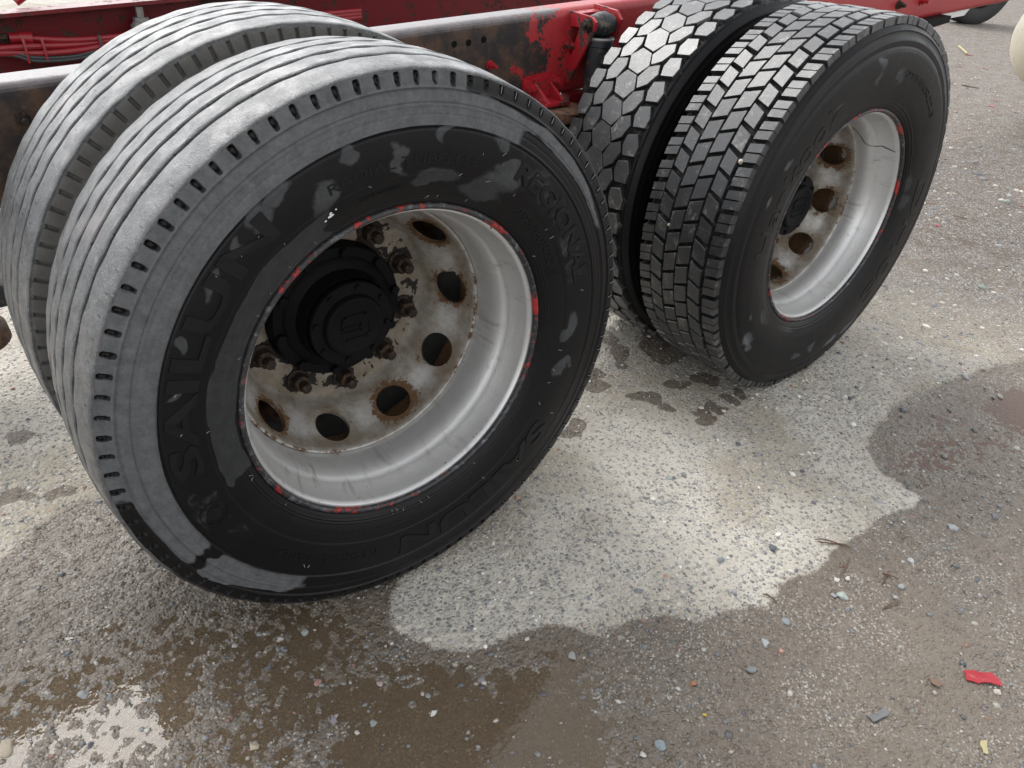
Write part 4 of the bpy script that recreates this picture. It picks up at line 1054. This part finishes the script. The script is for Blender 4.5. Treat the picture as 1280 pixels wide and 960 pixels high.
s = NT('red_plastic'); MAT['rplas'] = s.done(s.mix(s.step(s.noise(45, 5, .7), .55, .7), (.33, .018, .028), (.38, .11, .10)), .4)
s = NT('grey_plastic'); MAT['gplas'] = s.done(s.mix(s.noise(40, 4), (.10, .105, .105), (.18, .18, .175)), .5)
s = NT('dead_leaf'); MAT['leaf'] = s.done(s.mix(s.noise(60, 4), (.10, .06, .04), (.19, .13, .09)), .7)
s = NT('yellowed_strip'); MAT['ystrip'] = s.done(s.mix(s.noise(60, 4), (.32, .27, .12), (.42, .37, .22)), .6)
s = NT('twig_bark'); MAT['twig'] = s.done(s.mix(s.noise(80, 4), (.06, .035, .02), (.17, .10, .06)), .8)
sheet('plastic_scrap', [(.737, -.842), (.752, -.851), (.762, -.866), (.781, -.879), (.778, -.895), (.768, -.905), (.745, -.878), (.725, -.856)], 'rplas', 'torn red plastic scrap lying in the mud', 'scrap', .002, .005, .006, 3, 1)
sheet('plastic_scrap', [(.492, -.777), (.515, -.787), (.538, -.792), (.530, -.802), (.505, -.797), (.490, -.792)], 'gplas', 'flat dark grey plastic piece lying in the mud', 'scrap', .002, .002, .004, 3, 2)
sheet('dead_leaf', [(.668, -.805), (.680, -.823), (.676, -.836), (.662, -.829), (.660, -.815)], 'leaf', 'brown leaf fragment in the mud beside the red scrap', 'leaf', .0008, .003, .004, 3, 3)
sheet('plastic_strip', [(.618, -.930), (.626, -.938), (.603, -.950), (.595, -.945)], 'ystrip', 'dull yellow strip in the mud near the bottom right', 'scrap', .0012, .002, .004, 3, 4)
TW = [((.812, -.460), (.864, -.524), 'long twig lying across the edge of the cement'), ((.806, -.470), (.858, -.512), 'shorter twig beside the long one at the cement edge'), ((.767, -.559), (.826, -.541), 'brown twig pointing up from the stone cluster'),
      ((.820, -.625), (.869, -.617), 'twig crossing another in the mud'), ((.851, -.610), (.860, -.642), 'thin twig crossing under another in the mud'), ((.755, -.665), (.807, -.675), 'thick twig piece lying alone in the mud'),
      ((.572, -.490), (.580, -.520), 'short twig at the wet rim of the cement'), ((3.37, .43), (3.42, .36), 'dark twig on gravel right of the second wheel'), ((6.9, 2.0), (6.92, 1.86), 'dark stick on the far gravel')]
for k, (a, b, lab) in enumerate(TW):
    a = np.array(a); b = np.array(b); P_ = []
    L_ = np.linalg.norm(b - a); rr = .0016 if L_ < .1 else .006
    for t in np.linspace(0, 1, 6):
        q = a + (b - a) * t + rng.normal(size=2) * L_ * .025; P_.append((q[0], q[1], gz(*q) + .004 + .002 * math.sin(t * 5 + k)))
    tag(BM().tube(P_, [rr * .6, rr, rr * 1.1, rr, rr * .8, rr * .4], 6).build('twig', 'twig'), lab, 'twig', 'twigs on the ground')
CH = [(6.28, 1.476, .055, 'largest red paint chip on the far gravel'), (6.54, 1.556, .035, 'red chip just behind the largest one'), (8.04, 2.29, .06, 'red chip lying beyond the largest one near the cream shell'), (8.71, 2.77, .07, 'red chip at the end of a pale stick'),
      (7.84, 2.45, .035, 'small red chip on the gravel right of the second tyre top'), (10.79, 4.09, .05, 'red chip beside the dark standing tyre'), (3.887, .30, .018, 'red crumb at the right edge of the gravel'), (3.175, .402, .03, 'pinkish red crumb close to the second tyre'),
      (1.697, -.319, .005, 'tiny red crumb on the wet rim right of the second wheel'), (1.898, -.299, .004, 'tiny red crumb by the grey stone at the wet rim'), (1.236, -.422, .007, 'pink chip in the wet band beside the cement'), (1.604, -.446, .006, 'orange-red crumb in the wet mud')]
for k, (a, b, r, lab) in enumerate(CH):
    an = random.uniform(0, 6.28); r = r * .62; pl = [(a + r * q * math.cos(an + t), b + r * q * math.sin(an + t)) for t, q in ((0, 1), (.9, .55), (2.2, .6), (3.2, .9), (4.3, .5), (5.3, .6))]
    sheet('paint_chip', pl, 'rplas', lab, 'paint chip', .001 + r * .03, r * .06, .003 + r * .05, 1, 20 + k, 'red chips on the gravel')
tag(BM().tube([(9.2, 3.1, .012), (8.9, 2.9, .014), (8.75, 2.8, .012)], .010, 6).build('twig', 'ystrip'), 'pale stick ending in a red chip on far gravel', 'twig', 'twigs on the ground')
